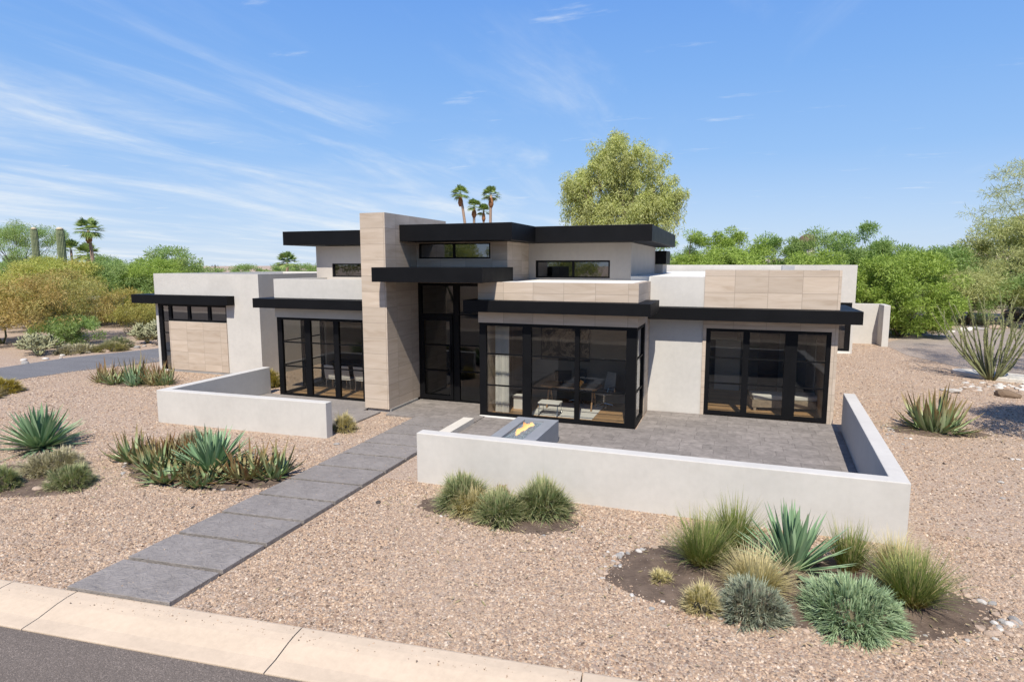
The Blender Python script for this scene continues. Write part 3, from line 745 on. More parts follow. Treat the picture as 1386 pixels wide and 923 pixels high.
# dining
seg = [(-15.33, -14.36), (-14.12, -13.14), (-12.93, -11.99), (-11.85, -11.5)]
window('y', 18.12, -15.55, -11.27, 0.03, 2.898, 0.2, 0.1, 0.09, 0.09, [(-14.36, -14.12), (-13.14, -12.93), (-11.99, -11.84)], bars(2.0, *seg[:3]) + bars(1.12, *seg[:3]))
window('x', -15.55, 18.235, 20.7, 0.03, 2.898, 0.1, 0.14, 0.09, 0.09, [(19.4, 19.5)], bars(2.0, (18.335, 19.4), (19.5, 20.56)) + bars(1.12, (18.335, 19.4), (19.5, 20.56)))
# office
seg = [(-7.2, -6.0), (-5.72, -4.36), (-4.22, -2.86)]
window('y', 17.70, -7.42, -2.54, 0.03, 2.998, 0.22, 0.3, 0.1, 0.12, [(-6.0, -5.72), (-4.36, -4.22)], bars(2.02, *seg) + bars(1.03, *seg))
window('x', -2.645, 17.815, 19.345, 0.03, 2.998, 0.06, 0.12, 0.1, 0.12, [], bars(2.02, (17.875, 19.225)) + bars(1.03, (17.875, 19.225)))
# bedroom
seg = [(-0.62, 0.35), (0.54, 1.55), (1.90, 2.68)]
window('y', 20.30, -0.748, 2.798, 0.04, 2.797, 0.13, 0.12, 0.09, 0.12, [(0.35, 0.54), (1.55, 1.90)], bars(1.87, *seg) + bars(1.06, *seg))
# rear window
window('y', 37.22, 3.42, 6.0, 0.14, 2.73, 0.12, 0.24, 0.12, 0.12, [(4.9, 5.0)], bars(1.67, (3.6, 5.76)), glass='glass_dark')
# entry: transom + side light are one frame, the pivot door is its own part
window('y', 19.2, -10.355, -7.455, 0.03, 4.155, 0.12, 0.1, 0.1, 0.07, [(-9.02, -8.80)],
       bars(3.08, (-8.80, -7.56)) + bars(2.02, (-8.80, -7.56)) + bars(1.11, (-8.80, -7.56)), glass='glass_entry')
dm = MB()
def dbox(a, b, c, e, w0=0.0, w1=0.09): dm.box(a, b, 19.155 + w0, 19.155 + w1 - 0.05, c, e)
dbox(-10.23, -10.13, 0.1, 2.98); dbox(-9.14, -9.03, 0.1, 2.98); dbox(-10.13, -9.14, 2.86, 2.98); dbox(-10.13, -9.14, 0.1, 0.24)
dbox(-10.13, -9.14, 1.99, 2.03, 0.005); dbox(-10.13, -9.14, 1.09, 1.13, 0.005)
dm.box(-10.23, -9.03, 19.155, 19.195, 2.985, 3.09)
door = part('door', dm, M['black'])
WORLD_OFF[door.name] = HO
h = MB(); h.box(-9.13, -9.07, 19.06, 19.10, 1.1, 2.0); h.box(-9.115, -9.085, 19.10, 19.154, 1.2, 1.24); h.box(-9.115, -9.085, 19.10, 19.154, 1.86, 1.9)
h.build('handle', M['black'], door)
# clerestories
window('y', 19.19, -10.278, -7.622, 4.982, 5.498, 0.05, 0.06, 0.04, 0.05, [(-9.0, -8.93)], glass='glass_dark', depth=0.08)
window('y', 21.43, -6.758, -4.062, 4.312, 4.928, 0.07, 0.06, 0.06, 0.05, [(-5.41, -5.34)], glass='glass_dark', depth=0.08)
window('y', 20.93, -15.098, -12.002, 4.292, 4.818, 0.07, 0.06, 0.05, 0.05, [(-13.2, -13.14)], glass='glass_dark', depth=0.08)
# garage
window('y', 20.82, -23.802, -20.502, 2.272, 3.028, 0.13, 0.06, 0.09, 0.09, [(-22.72, -22.58), (-21.57, -21.42)], glass='glass_dark', depth=0.1)
window('y', 20.82, -24.418, -23.804, 0.062, 3.028, 0.2, 0.03, 0.09, 0.05, [], bars(2.27, (-24.218, -23.834)) + bars(1.73, (-24.218, -23.834)) + bars(0.9, (-24.218, -23.834)), glass='glass_dark', depth=0.1)
# white sill in front of the office glass
s_ = MB(); s_.box(-7.4, -5.9, 17.60, 17.68, 0.0, 0.062); part('sill', s_, M['roof_white'])
s_ = MB(); s_.box(3.3, 6.05, 37.08, 37.19, 0.0, 0.10); part('sill', s_, M['roof_white'])

w = MB(); w.box(-24.20, -23.84, 20.94, 20.97, 0.1, 0.86); part('white_panel', w, M['roof_white'])
# --- interiors (rooms behind the glass)
def room(name, mat, *boxes):
    for q in boxes:
        w = MB(); w.box(*q); part(name, w, M[mat])
room('interior_floor', 'oak', (-7.228, -2.745, 17.81, 20.98, -0.05, 0.03), (-15.35, -11.3, 18.24, 23.6, -0.05, 0.03), (-0.80, 2.68, 20.42, 25.0, -0.05, 0.03))
room('interior_floor', 'int_tile', (-10.36, -7.46, 19.32, 26, -0.05, 0.03))
room('interior_wall', 'int_wall', (-7.228, -2.30, 20.98, 21.1, 0.0, 4.0), (-2.518, -2.40, 20.56, 20.97, 0.0, 3.9), (-7.228, -2.745, 17.92, 20.97, 3.03, 3.06), (-15.35, -10.42, 18.36, 23.6, 2.93, 2.96), (-11.25, -10.38, 21.52, 26.0, 0.0, 4.0), (-0.95, -0.82, 20.56, 25.0, 0.0, 4.0), (-0.81, 2.65, 25.0, 25.12, 0.0, 4.0), (-0.81, 2.65, 20.56, 24.99, 2.83, 2.86), (-10.36, -7.30, 26.0, 26.12, 0.0, 5.5), (-7.44, -7.27, 21.42, 25.99, 0.0, 5.5), (-11.25, -10.38, 26.12, 26.3, 0.0, 3.9))
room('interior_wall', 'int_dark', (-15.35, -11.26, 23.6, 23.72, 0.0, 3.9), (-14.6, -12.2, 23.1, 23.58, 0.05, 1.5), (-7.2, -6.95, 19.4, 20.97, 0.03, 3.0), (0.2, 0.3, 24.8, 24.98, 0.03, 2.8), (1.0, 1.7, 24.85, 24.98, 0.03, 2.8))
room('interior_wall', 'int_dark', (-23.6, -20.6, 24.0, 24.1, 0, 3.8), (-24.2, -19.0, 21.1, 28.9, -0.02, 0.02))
room('interior_wall', 'int_wall', (-15.3, -3.7, 24.0, 24.1, 4.3, 5.4), (-10.2, -9.6, 20.4, 20.5, 4.8, 5.5), (-6.6, -6.1, 22.2, 22.3, 4.5, 5.3))
room('interior_wall', 'int_wall', (3.0, 6.0, 39.5, 39.6, 0.0, 3.0), (3.0, 5.88, 37.6, 39.4, 0.0, 0.05))
# ------------------------------------------------------------------ furniture seen through the glass
def chair_white(x, y, rz, label):
    t = thing('dining_chair', label, 'chair', (x, y, 0.032), rz, 'white dining chairs at the table')
    a = MB(); a.box(-0.22, 0.22, -0.22, 0.22, 0.43, 0.48); a.build('seat', M['white_plastic'], t, bevel=0.015)
    a = MB(); a.add([(-0.22, -0.24, 0.49), (0.22, -0.24, 0.49), (0.22, -0.20, 0.49), (-0.22, -0.20, 0.49), (-0.21, -0.32, 0.98), (0.21, -0.32, 0.98), (0.21, -0.285, 0.98), (-0.21, -0.285, 0.98)],
        [(3, 2, 1, 0), (4, 5, 6, 7), (0, 1, 5, 4), (1, 2, 6, 5), (2, 3, 7, 6), (3, 0, 4, 7)]); a.build('backrest', M['white_plastic'], t, bevel=0.01)
    for sx in (-1, 1):
        for sy in (-1, 1):
            a = MB(); a.tube([(sx * 0.19, sy * 0.19, 0.43), (sx * 0.21, sy * 0.21, 0.0)], [0.018, 0.013], 6); a.build('leg', M['chrome'], t)
    return t
chair_white(-14.3, 19.65, 0.0, 'white dining chair furthest left at the table inside the left glass room')
chair_white(-13.65, 19.65, 0.05, 'white dining chair second from the left at the table inside the left glass room')
chair_white(-13.0, 19.65, -0.04, 'white dining chair nearest the tiled pillar at the table in the left glass room')
t = thing('dining_table', 'dark dining table behind the white chairs in the left glass room', 'table', (-13.4, 20.35, 0.032))
a = MB(); a.box(-1.3, 1.3, -0.45, 0.45, 0.92, 1.0); a.build('tabletop', M['dark_matter'], t)
for sx in (-1, 1):
    a = MB(); a.box(sx * 1.0 - 0.06, sx * 1.0 + 0.06, -0.3, 0.3, 0.0, 0.918); a.build('leg', M['dark_matter'], t)
t = thing('chandelier', 'small warm lit chandelier hanging over the dining table', 'lamp', (-12.3, 21.2, 2.4))
a = MB(); a.tube([(0, 0, 0.52), (0, 0, 0.0)], 0.01, 6); a.tube([(-0.18, 0, 0), (0.18, 0, 0)], 0.01, 6); a.build('rod', M['chrome'], t)
for k in range(3):
    a = MB(); a.tube([(-0.16 + 0.16 * k, 0, -0.08), (-0.16 + 0.16 * k, 0, -0.04), (-0.16 + 0.16 * k, 0, 0.02)], [0.02, 0.04, 0.02], 8); a.build('bulb', M['lamp'], t)
# office
t = thing('desk', 'rustic wood desk on sawhorse legs on the pale rug in the office', 'desk', (-4.95, 19.7, 0.045))
a = MB(); a.box(-0.95, 0.95, -0.42, 0.42, 0.72, 0.77); a.build('desktop', M['rustic'], t, bevel=0.006)
for sx in (-1, 1):
    a = MB()
    for sy in (-1, 1):
        a.tube([(sx * 0.75, sy * 0.06, 0.72), (sx * 0.75, sy * 0.36, 0.0)], 0.028, 6)
    a.tube([(sx * 0.75, -0.24, 0.28), (sx * 0.75, 0.24, 0.28)], 0.02, 6)
    a.build('leg', M['rustic'], t)
t = thing('desk_monitor', 'black computer screen standing on the rustic desk', 'monitor', (-5.25, 19.75, 0.817), R_(25))
a = MB(); a.box(-0.28, 0.28, -0.015, 0.015, 0.12, 0.46); a.build('screen', M['dark_matter'], t)
a = MB(); a.box(-0.12, 0.12, -0.09, 0.09, 0.0, 0.015); a.box(-0.025, 0.025, 0.017, 0.04, 0.016, 0.25); a.build('stand', M['dark_matter'], t)
def office_chair(name, x, y, rz, seatm, label, back=0.62):
    t = thing(name, label, 'chair', (x, y, 0.045), rz)
    a = MB(); a.box(-0.25, 0.25, -0.25, 0.25, 0.42, 0.50); a.build('seat', seatm, t, bevel=0.03)
    a = MB(); a.add([(-0.24, -0.28, 0.52), (0.24, -0.28, 0.52), (0.24, -0.25, 0.52), (-0.24, -0.25, 0.52), (-0.20, -0.40, 0.52 + back), (0.20, -0.40, 0.52 + back), (0.20, -0.37, 0.52 + back), (-0.20, -0.37, 0.52 + back)],
        [(3, 2, 1, 0), (4, 5, 6, 7), (0, 1, 5, 4), (1, 2, 6, 5), (2, 3, 7, 6), (3, 0, 4, 7)]); a.build('backrest', seatm, t, bevel=0.012)
    for sx in (-1, 1):
        a = MB(); a.tube([(sx * 0.27, -0.24, 0.5), (sx * 0.29, -0.2, 0.68), (sx * 0.29, 0.12, 0.68), (sx * 0.27, 0.18, 0.5)], 0.015, 6); a.build('armrest', M['chrome'], t)
    a = MB(); a.tube([(0, 0, 0.41), (0, 0, 0.12)], 0.03, 8)
    for k in range(5):
        an = k * 2 * math.pi / 5; a.tube([(0, 0, 0.12), (0.3 * math.cos(an), 0.3 * math.sin(an), 0.06)], [0.022, 0.015], 6)
        a.tube([(0.3 * math.cos(an), 0.3 * math.sin(an), 0.06), (0.3 * math.cos(an), 0.3 * math.sin(an), 0.0)], 0.02, 6)
    a.build('base', M['chrome'], t)
    return t
office_chair('desk_chair', -3.95, 20.2, R_(150), M['grey_fabric'], 'grey mesh office chair with chrome arms at the right end of the desk', 0.6)
office_chair('desk_chair', -4.9, 20.45, R_(180), M['dark_matter'], 'black leather office chair behind the desk with the screen', 0.6)
t = MB(); t.add([(-0.0, 0, 0), (1, 0, 0), (1, 1, 0), (0, 1, 0)], [(0, 1, 2, 3)])
rg = MB(); rg.box(-6.0, -3.95, 18.35, 20.35, 0.031, 0.044)
setp(rg.build('rug', M['white_fabric']), 'pale grey rug under the rustic desk in the office', 'rug')
t = thing('stool', 'white low lounge stool with wire runner legs at the front office glass', 'stool', (-5.35, 18.55, 0.045))
a = MB(); a.box(-0.35, 0.35, -0.22, 0.22, 0.36, 0.42); a.build('seat', M['white_fabric'], t, bevel=0.02)
for sx in (-1, 1):
    a = MB(); a.tube([(sx * 0.3, -0.18, 0.36), (sx * 0.3, -0.28, 0.02), (sx * 0.3, 0.28, 0.02), (sx * 0.3, 0.18, 0.36)], 0.014, 6); a.build('leg', M['chrome'], t)
t = thing('side_table', 'pale cube side table beside the white curtain in the office', 'table', (-6.55, 19.1, 0.032))
a = MB(); a.box(-0.2, 0.2, -0.2, 0.2, 0.38, 0.44); a.build('tabletop', M['white_fabric'], t, bevel=0.01)
a = MB(); a.box(-0.17, 0.17, -0.17, 0.17, 0.0, 0.378); a.build('base', M['white_fabric'], t)
a = MB(); n = 60
for i in range(n + 1):
    x = -7.12 + 0.46 * i / n; y = 18.3 + 0.05 * math.sin(i * 0.95) + 0.012 * math.sin(i * 2.1)
    a.v += [(x, y, 0.05), (x, y, 2.98), (x, y + 0.006, 0.05), (x, y + 0.006, 2.98)]
for i in range(n):
    k = i * 4; a.f += [(k, k + 4, k + 5, k + 1), (k + 6, k + 2, k + 3, k + 7)]; a.m += [0, 0]
setp(a.build('curtain', M['white_fabric'], smooth=True), 'white pleated curtain hanging at the left corner of the office glass', 'curtain')
t = thing('wall_painting', 'large dark abstract canvas hanging on the office back wall', 'painting', (-5.5, 20.95, 1.45))
a = MB(); a.box(-0.85, 0.85, -0.03, 0.028, 0.0, 1.1); a.build('canvas', M['painting'], t)
a = MB(); wall_grid(a, 'y', -0.035, 0.063, -0.885, 0.885, -0.035, 1.135, [(-0.852, 0.852, -0.002, 1.102)]); a.build('frame', M['dark_matter'], t)
# bedroom bench
t = thing('bench', 'grey wood bench with white cushions inside the right glass room', 'bench', (1.8, 21.9, 0.032), R_(10))
a = MB(); a.box(-1.15, 1.15, -0.4, 0.4, 0.12, 0.36)
for sx in (-1.1, 1.02):
    a.box(sx, sx + 0.08, -0.38, -0.3, 0.0, 0.118); a.box(sx, sx + 0.08, 0.3, 0.38, 0.0, 0.118)
a.build('frame', M['grey_wood'], t)
a = MB(); a.box(-1.12, -0.02, -0.36, 0.36, 0.362, 0.52); a.box(0.02, 1.12, -0.36, 0.36, 0.362, 0.52); a.build('cushion', M['white_fabric'], t, bevel=0.04)
t = thing('standing_mirror', 'tall pale framed mirror leaning in the left part of the right glass room', 'mirror', (-0.1, 24.6, 0.032))
a = MB(); a.box(-0.45, 0.45, 0.0, 0.05, 0.0, 1.9); a.build('frame', M['white_plastic'], t)

# ------------------------------------------------------------------ garden walls, patios, path
def garden_wall(name, poly_list, z, label, loc, group=None):
    t = MB()
    for poly in poly_list: t.prism([(a - loc[0], b - loc[1]) for a, b in poly], -0.1, z)
    o = t.build(name, M['stucco'], bevel=0.015); o.location = (loc[0], loc[1], 0)
    return setp(o, label, 'wall', group)
garden_wall('patio_wall', [[(-6.44, 11.74), (2.97, 11.74), (3.40, 19.62), (3.10, 19.62), (2.69, 12.04), (-6.44, 12.04)]], 1.12,
            'low pale stucco wall enclosing the right patio with the fire pit', (-1.7, 11.9))
garden_wall('patio_wall', [[(-16.42, 13.72), (-10.45, 13.95), (-10.45, 14.22), (-16.12, 14.0), (-16.12, 18.3), (-16.42, 18.3)]], 1.0,
            'low pale stucco wall in an L round the left patio by the dining glass', (-13.4, 13.9))
b_ = MB(); b_.box(-7.56, -7.22, 15.05, 16.75, -0.02, 0.19)
setp(b_.build('patio_curb', M['apron'], bevel=0.01), 'pale concrete curb strip between the slab path and the right patio', 'curb')
fl = MB(); fl.prism([(-6.43, 12.045), (2.68, 12.045), (3.06, 19.62), (3.06, 20.25), (-2.5, 20.25), (-2.5, 17.69), (-7.215, 17.69), (-7.215, 15.0), (-6.43, 13.2)], -0.05, 0.028)
setp(fl.build('patio_paving', M['pavers']), kind='structure')
fl = MB(); fl.prism([(-10.30, 16.78), (-7.218, 16.78), (-7.218, 17.66), (-7.46, 17.66), (-7.46, 19.15), (-10.30, 19.15)], -0.05, 0.05)
setp(fl.build('entry_paving', M['pavers']), kind='structure')
fl = MB(); fl.prism([(-16.1, 14.03), (-10.62, 14.25), (-10.62, 17.0), (-11.28, 17.0), (-11.28, 18.11), (-16.1, 18.11)], -0.05, 0.05)
setp(fl.build('left_paving', M['slab']), kind='structure')
poly_sheet('path_bed', [(-9.14, 5.9), (-7.3, 6.08), (-7.42, 16.7), (-9.2, 16.7)], 0.008, M['joint'])
# stepping slabs: twelve, skewed like the street near it, straightening towards the door
N = 11
for k in range(N):
    xl = -9.10 - 0.01 * k; xr = -7.30 - 0.016 * k
    def yl(q): return 5.84 + 0.995 * q
    def yr(q): return 6.02 + 0.995 * q - 0.006 * q
    a, b = k, k + 1
    gap = 0.044
    ya0, ya1 = yl(a) + gap, yl(b) - gap; yb0, yb1 = yr(a) + gap, yr(b) - gap
    ox, oy = (xl + xr) / 2, (ya0 + yb1) / 2
    s_ = MB(); s_.prism([(xl - ox, ya0 - oy), (xr - ox, yb0 - oy), (xr - ox, yb1 - oy), (xl - ox, ya1 - oy)], -0.06, 0.075)
    o = s_.build('path_slab', M['slab'], bevel=0.006); o.location = (ox, oy, 0)
    words = ['first grey stone slab of the path, touching the street curb', 'second grey path slab counted from the street curb', 'third grey path slab counted from the street curb',
             'fourth grey path slab counted from the street curb', 'fifth grey path slab counted from the street curb', 'middle slab of the eleven in the grey path', 'fifth grey path slab counted back from the entry paving',
             'fourth grey path slab counted back from the entry paving', 'third grey path slab counted back from the entry paving', 'second to last grey path slab before the entry paving',
             'last grey path slab, touching the entry paving between pillar and patio curb']
    setp(o, words[k], 'paving slab', 'stone slabs of the entrance path')

# fire pit
t = thing('fire_pit', 'blue grey rectangular concrete fire pit with glass chips on the right patio', 'fire pit', (-4.88, 14.5, 0.028))
WORLD_OFF[t.name] = Vector((-4.88, 14.5, 0.028))
a = MB()
for bx_ in ((-5.46, -5.18, 13.25, 15.75), (-4.62, -4.30, 13.25, 15.75), (-5.18, -4.62, 13.25, 13.6), (-5.18, -4.62, 15.5, 15.75)):
    a.box(*bx_, 0.028, 0.62)
a.build('surround', M['bluestone'], t)
a = MB(); nn = 260
a.box(-5.178, -4.622, 13.602, 15.498, 0.3, 0.555)
for i in range(900):
    x = random.uniform(-5.15, -4.65); y = random.uniform(13.63, 15.47); s = random.uniform(0.01, 0.024)
    z = 0.56 + random.random() * 0.012; q = random.random() * 3
    a.add([(x + s * math.cos(q), y + s * math.sin(q), z), (x + s * math.cos(q + 2), y + s * math.sin(q + 2), z), (x + s * math.cos(q + 4.2), y + s * math.sin(q + 4.2), z), (x, y, z + s)], [(0, 1, 3), (1, 2, 3), (2, 0, 3)])
a.build('fire_glass', M['fireglass'], t)
a = MB()
for i in range(15):
    u = i / 14.0; x0 = -4.96 + 0.10 * u; y0 = 14.15 + 1.0 * u + random.uniform(-0.03, 0.03); hgt = (0.03 + 0.17 * math.sin(math.pi * (0.12 + 0.8 * u))) * random.uniform(0.6, 1.1)
    pts = [(x0, y0, 0.57)]; rr = [0.02]
    for j in range(1, 6):
        v = j / 5; pts.append((x0 + 0.03 * math.sin(v * 4 + i), y0 + 0.05 * v + 0.025 * math.sin(v * 5 + i * 2), 0.57 + hgt * v)); rr.append(0.045 * math.sin(math.pi * (0.25 + 0.72 * v)) * (1 - 0.4 * v))
    a.tube(pts, rr, 7)
a.build('flame', M['flame'], t, smooth=True)

# far garden wall
garden_wall('garden_wall', [[(6.16, 42.3), (8.28, 42.3), (8.28, 41.0), (8.62, 41.0), (8.62, 42.6), (6.16, 42.6)]], 2.42, 'tall pale grey garden wall stub beyond the right end of the house', (7.4, 42.3))

# ------------------------------------------------------------------ vegetation generators
def blades(n, L, W, elev, droop, azi=(0, 2 * math.pi), seg=4, base_r=0.05, fold=0.0, el_pow=1.0, curl=0.0, wprof='taper', base_z=0.0, rngx=None, base_fn=None):
    """n blades; returns V,F,UV. elev=(lo,hi) degrees of the starting direction; droop = downward bend"""
    q = rngx or rng
    az = q.uniform(azi[0], azi[1], n)
    u = q.random(n) ** el_pow
    el = np.radians(elev[0] + (elev[1] - elev[0]) * u)
    ln = q.uniform(L[0], L[1], n) ; wd = q.uniform(W[0], W[1], n); dr = q.uniform(droop[0], droop[1], n)
    br = base_r * np.sqrt(q.random(n)); ba = az + q.normal(0, 0.6, n)
    if base_fn is not None: bx, by, bz, az = base_fn(n, az)
    else: bx, by, bz = br * np.cos(ba), br * np.sin(ba), np.full(n, base_z)
    side = q.normal(0, curl, n) if curl else np.zeros(n)
    cols = 3 if fold else 2
    V = np.zeros((n, seg + 1, cols, 3)); UV = np.zeros((n, seg + 1, cols, 2))
    for i in range(seg + 1):
        t = i / seg
        a2 = az + side * t
        hr = ln * np.cos(el) * t; hz = ln * np.sin(el) * t - dr * ln * t * t
        cx_ = bx + hr * np.cos(a2); cy_ = by + hr * np.sin(a2); cz_ = np.maximum(bz + hz, 0.01)
        if wprof == 'taper': w = wd * (1 - t) ** 0.7 + 0.0008
        elif wprof == 'agave': w = wd * (0.75 + 0.6 * t - 0.2 * t * t) * (1 - t ** 3.0) + 0.001
        else: w = wd * (1 - 0.55 * t) + 0.0008
        sx, sy = -np.sin(a2), np.cos(a2)
        V[:, i, 0] = np.stack([cx_ - sx * w / 2, cy_ - sy * w / 2, cz_], 1)
        V[:, i, -1] = np.stack([cx_ + sx * w / 2, cy_ + sy * w / 2, cz_], 1)
        if fold:
            # keel drops below the edges, along the blade's underside
            nx, nz_ = np.sin(el), -np.cos(el)
            V[:, i, 1] = np.stack([cx_ + nx * np.cos(a2) * w * fold, cy_ + nx * np.sin(a2) * w * fold, cz_ + nz_ * w * fold], 1)
        UV[:, i, :, 1] = t; UV[:, i, 0, 0] = 0; UV[:, i, -1, 0] = 1
    V = V.reshape(-1, 3); UV = UV.reshape(-1, 2)
    F = []
    base = (np.arange(n) * (seg + 1) * cols)[:, None]
    for i in range(seg):
        for c in range(cols - 1):
            k = i * cols + c
            F.append(base + np.array([[k, k + 1, k + cols + 1, k + cols]]))
    F = np.stack(F, 1).reshape(-1, 4)
    return V, F, UV
def join(parts):
    V, F, U = [], [], []; k = 0
    for v, f, u in parts: V.append(v); F.append(f + k); U.append(u); k += len(v)
    return np.concatenate(V), np.concatenate(F), np.concatenate(U)

def agave(R, H, n=110, dead=16):
    a = blades(int(n * 0.55), (R * 0.75, R * 1.08), (R * 0.06, R * 0.10), (30, 88), (0.0, 0.10), seg=5, base_r=R * 0.08, fold=0.25, el_pow=0.75, wprof='agave')
    b = blades(int(n * 0.45), (R * 0.8, R * 1.0), (R * 0.045, R * 0.07), (5, 40), (0.0, 0.14), seg=5, base_r=R * 0.09, fold=0.25, wprof='agave')
    V, F, U = join([a, b]); V[:, 2] *= H / R
    return V, F, U
def aloe(R, H, n=70):
    n = int(n * 0.72); a = blades(n, (R * 0.65, R * 1.15), (R * 0.085, R * 0.15), (4, 78), (-0.55, 0.0), seg=6, base_r=R * 0.42, fold=0.3, wprof='agave', curl=0.25)
    V, F, U = a; V[:, 2] *= H / R * 0.9
    return V, F, U
def grass(R, H, n=900, spread=(42, 89), w=0.0125):
    Ls = math.hypot(R * 0.75, H)
    a = blades(n, (Ls * 0.45, Ls * 1.15), (w * 0.5, w * 1.3), spread, (0.05, 0.45), seg=4, base_r=R * 0.24, curl=0.25)
    return a
def mound(R, H, n=2600, L=0.14, w=0.010):
    """shrub mound built of many small tufts, each a spray of short blades, over an uneven dome"""
    q = rng; per = 11; nt = max(20, int(n * 1.6) // per)
    ta = q.uniform(0, 2 * math.pi, nt); tz = q.uniform(0.0, 1, nt); tr_ = np.sqrt(1 - tz ** 2)
    lump = (1 + 0.13 * np.sin(ta * 3 + R * 9) * (0.4 + tr_ * 0.6) + 0.08 * np.sin(ta * 7 + tz * 6)) * q.uniform(0.72, 1.02, nt)
    tl = L * q.uniform(0.6, 1.5, nt); tsh = q.uniform(0.8, 1.2, nt)
    idx = np.repeat(np.arange(nt), per); m_ = len(idx)
    az = ta[idx] + q.normal(0, 0.42, m_) ; el = np.arcsin(np.clip(tz[idx], 0, 1)) * 0.75 + 0.35 + q.normal(0, 0.32, m_); el = np.clip(el, 0.05, 1.55)
    bx = R * 0.78 * tr_[idx] * np.cos(ta[idx]) * lump[idx] + q.normal(0, 0.012, m_); by = R * 0.78 * tr_[idx] * np.sin(ta[idx]) * lump[idx] + q.normal(0, 0.012, m_)
    bz = H * 0.70 * tz[idx] * lump[idx]
    ln = tl[idx] * q.uniform(0.6, 1.15, m_); dr = q.uniform(0.0, 0.35, m_); ww = w * q.uniform(0.7, 1.5, m_)
    V = np.zeros((m_, 4, 2, 3)); U = np.zeros((m_, 4, 2, 2))
    for i in range(4):
        t = i / 3
        c = np.stack([bx + ln * np.cos(el) * t * np.cos(az), by + ln * np.cos(el) * t * np.sin(az), np.maximum(bz + ln * (np.sin(el) * t - dr * t * t), 0.01)], 1)
        s2 = np.stack([-np.sin(az), np.cos(az), q.normal(0, 0.3, m_)], 1) * (ww * (1 - 0.85 * t ** 1.5))[:, None] / 2
        V[:, i, 0] = c - s2; V[:, i, 1] = c + s2; U[:, i, :, 1] = t
    base = (np.arange(m_) * 8)[:, None]
    F = np.stack([base + np.array([[k * 2, k * 2 + 1, k * 2 + 3, k * 2 + 2]]) for k in range(3)], 1).reshape(-1, 4)
    return V.reshape(-1, 3), F, U.reshape(-1, 2)
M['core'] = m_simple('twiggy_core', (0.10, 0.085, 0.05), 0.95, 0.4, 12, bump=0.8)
def core_mesh(R, H, n=14):
    V = []; F = []
    for j in range(7):
        ph = j / 6 * math.pi / 2
        for i in range(n):
            th = 2 * math.pi * i / n; k = 1 + 0.1 * math.sin(3 * th + 1) + 0.07 * math.sin(7 * th + 2 * j)
            V.append((R * math.cos(ph) * math.cos(th) * k, R * math.cos(ph) * math.sin(th) * k, H * math.sin(ph) * k + 0.005))
    for j in range(6):
        for i in range(n): F.append((j * n + i, j * n + (i + 1) % n, (j + 1) * n + (i + 1) % n, (j + 1) * n + i))
    return np.array(V), np.array(F)

def plant(name, gen, mat, x, y, label, cat, group=None, core=None, rz=None, corem='core'):
    V, F, U = gen
    t = np_mesh(name, V, F, M[mat], uv=U)
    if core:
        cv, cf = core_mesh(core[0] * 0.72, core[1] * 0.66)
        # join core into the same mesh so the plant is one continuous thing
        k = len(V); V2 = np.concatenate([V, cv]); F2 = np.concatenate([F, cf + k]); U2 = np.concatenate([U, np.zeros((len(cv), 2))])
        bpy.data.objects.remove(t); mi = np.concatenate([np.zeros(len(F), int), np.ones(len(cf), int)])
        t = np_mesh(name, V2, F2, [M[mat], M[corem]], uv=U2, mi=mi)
    t.location = (x, y, 0.0); t.rotation_euler = (0, 0, rng.uniform(0, 6.28) if rz is None else rz)
    return setp(t, label, cat, group)

# leaves for trees --------------------------------------------------
def leaf_cloud(centers, radii, per, L, W, droop=0.2, flat=0.6, dirbias=None):
    """rhombic leaves scattered through blobs"""
    n = int(sum(per)) if hasattr(per, '__len__') else per * len(centers)
    cnt = per if hasattr(per, '__len__') else [per] * len(centers)
    idx = np.repeat(np.arange(len(centers)), cnt); n = len(idx)
    c = np.asarray(centers, float)[idx]; r_ = np.asarray(radii, float)[idx]
    if r_.ndim == 1: r_ = np.stack([r_, r_, r_ * flat], 1)
    d_ = rng.normal(size=(n, 3)); d_ /= np.linalg.norm(d_, axis=1)[:, None]
    rad = rng.random(n) ** 0.45
    p_ = c + d_ * r_ * rad[:, None]
    dirv = d_ * 0.6 + rng.normal(size=(n, 3)) * 0.6; dirv[:, 2] -= droop
    if dirbias is not None: dirv += dirbias
    dirv /= np.linalg.norm(dirv, axis=1)[:, None]
    sv = np.cross(dirv, rng.normal(size=(n, 3))); sv /= np.linalg.norm(sv, axis=1)[:, None] + 1e-9
    ln = rng.uniform(L[0], L[1], n)[:, None]; wd = rng.uniform(W[0], W[1], n)[:, None]
    V = np.stack([p_, p_ + dirv * ln * 0.5 + sv * wd / 2, p_ + dirv * ln, p_ + dirv * ln * 0.5 - sv * wd / 2], 1).reshape(-1, 3)
    F = np.arange(n * 4).reshape(-1, 4)
    return V, F

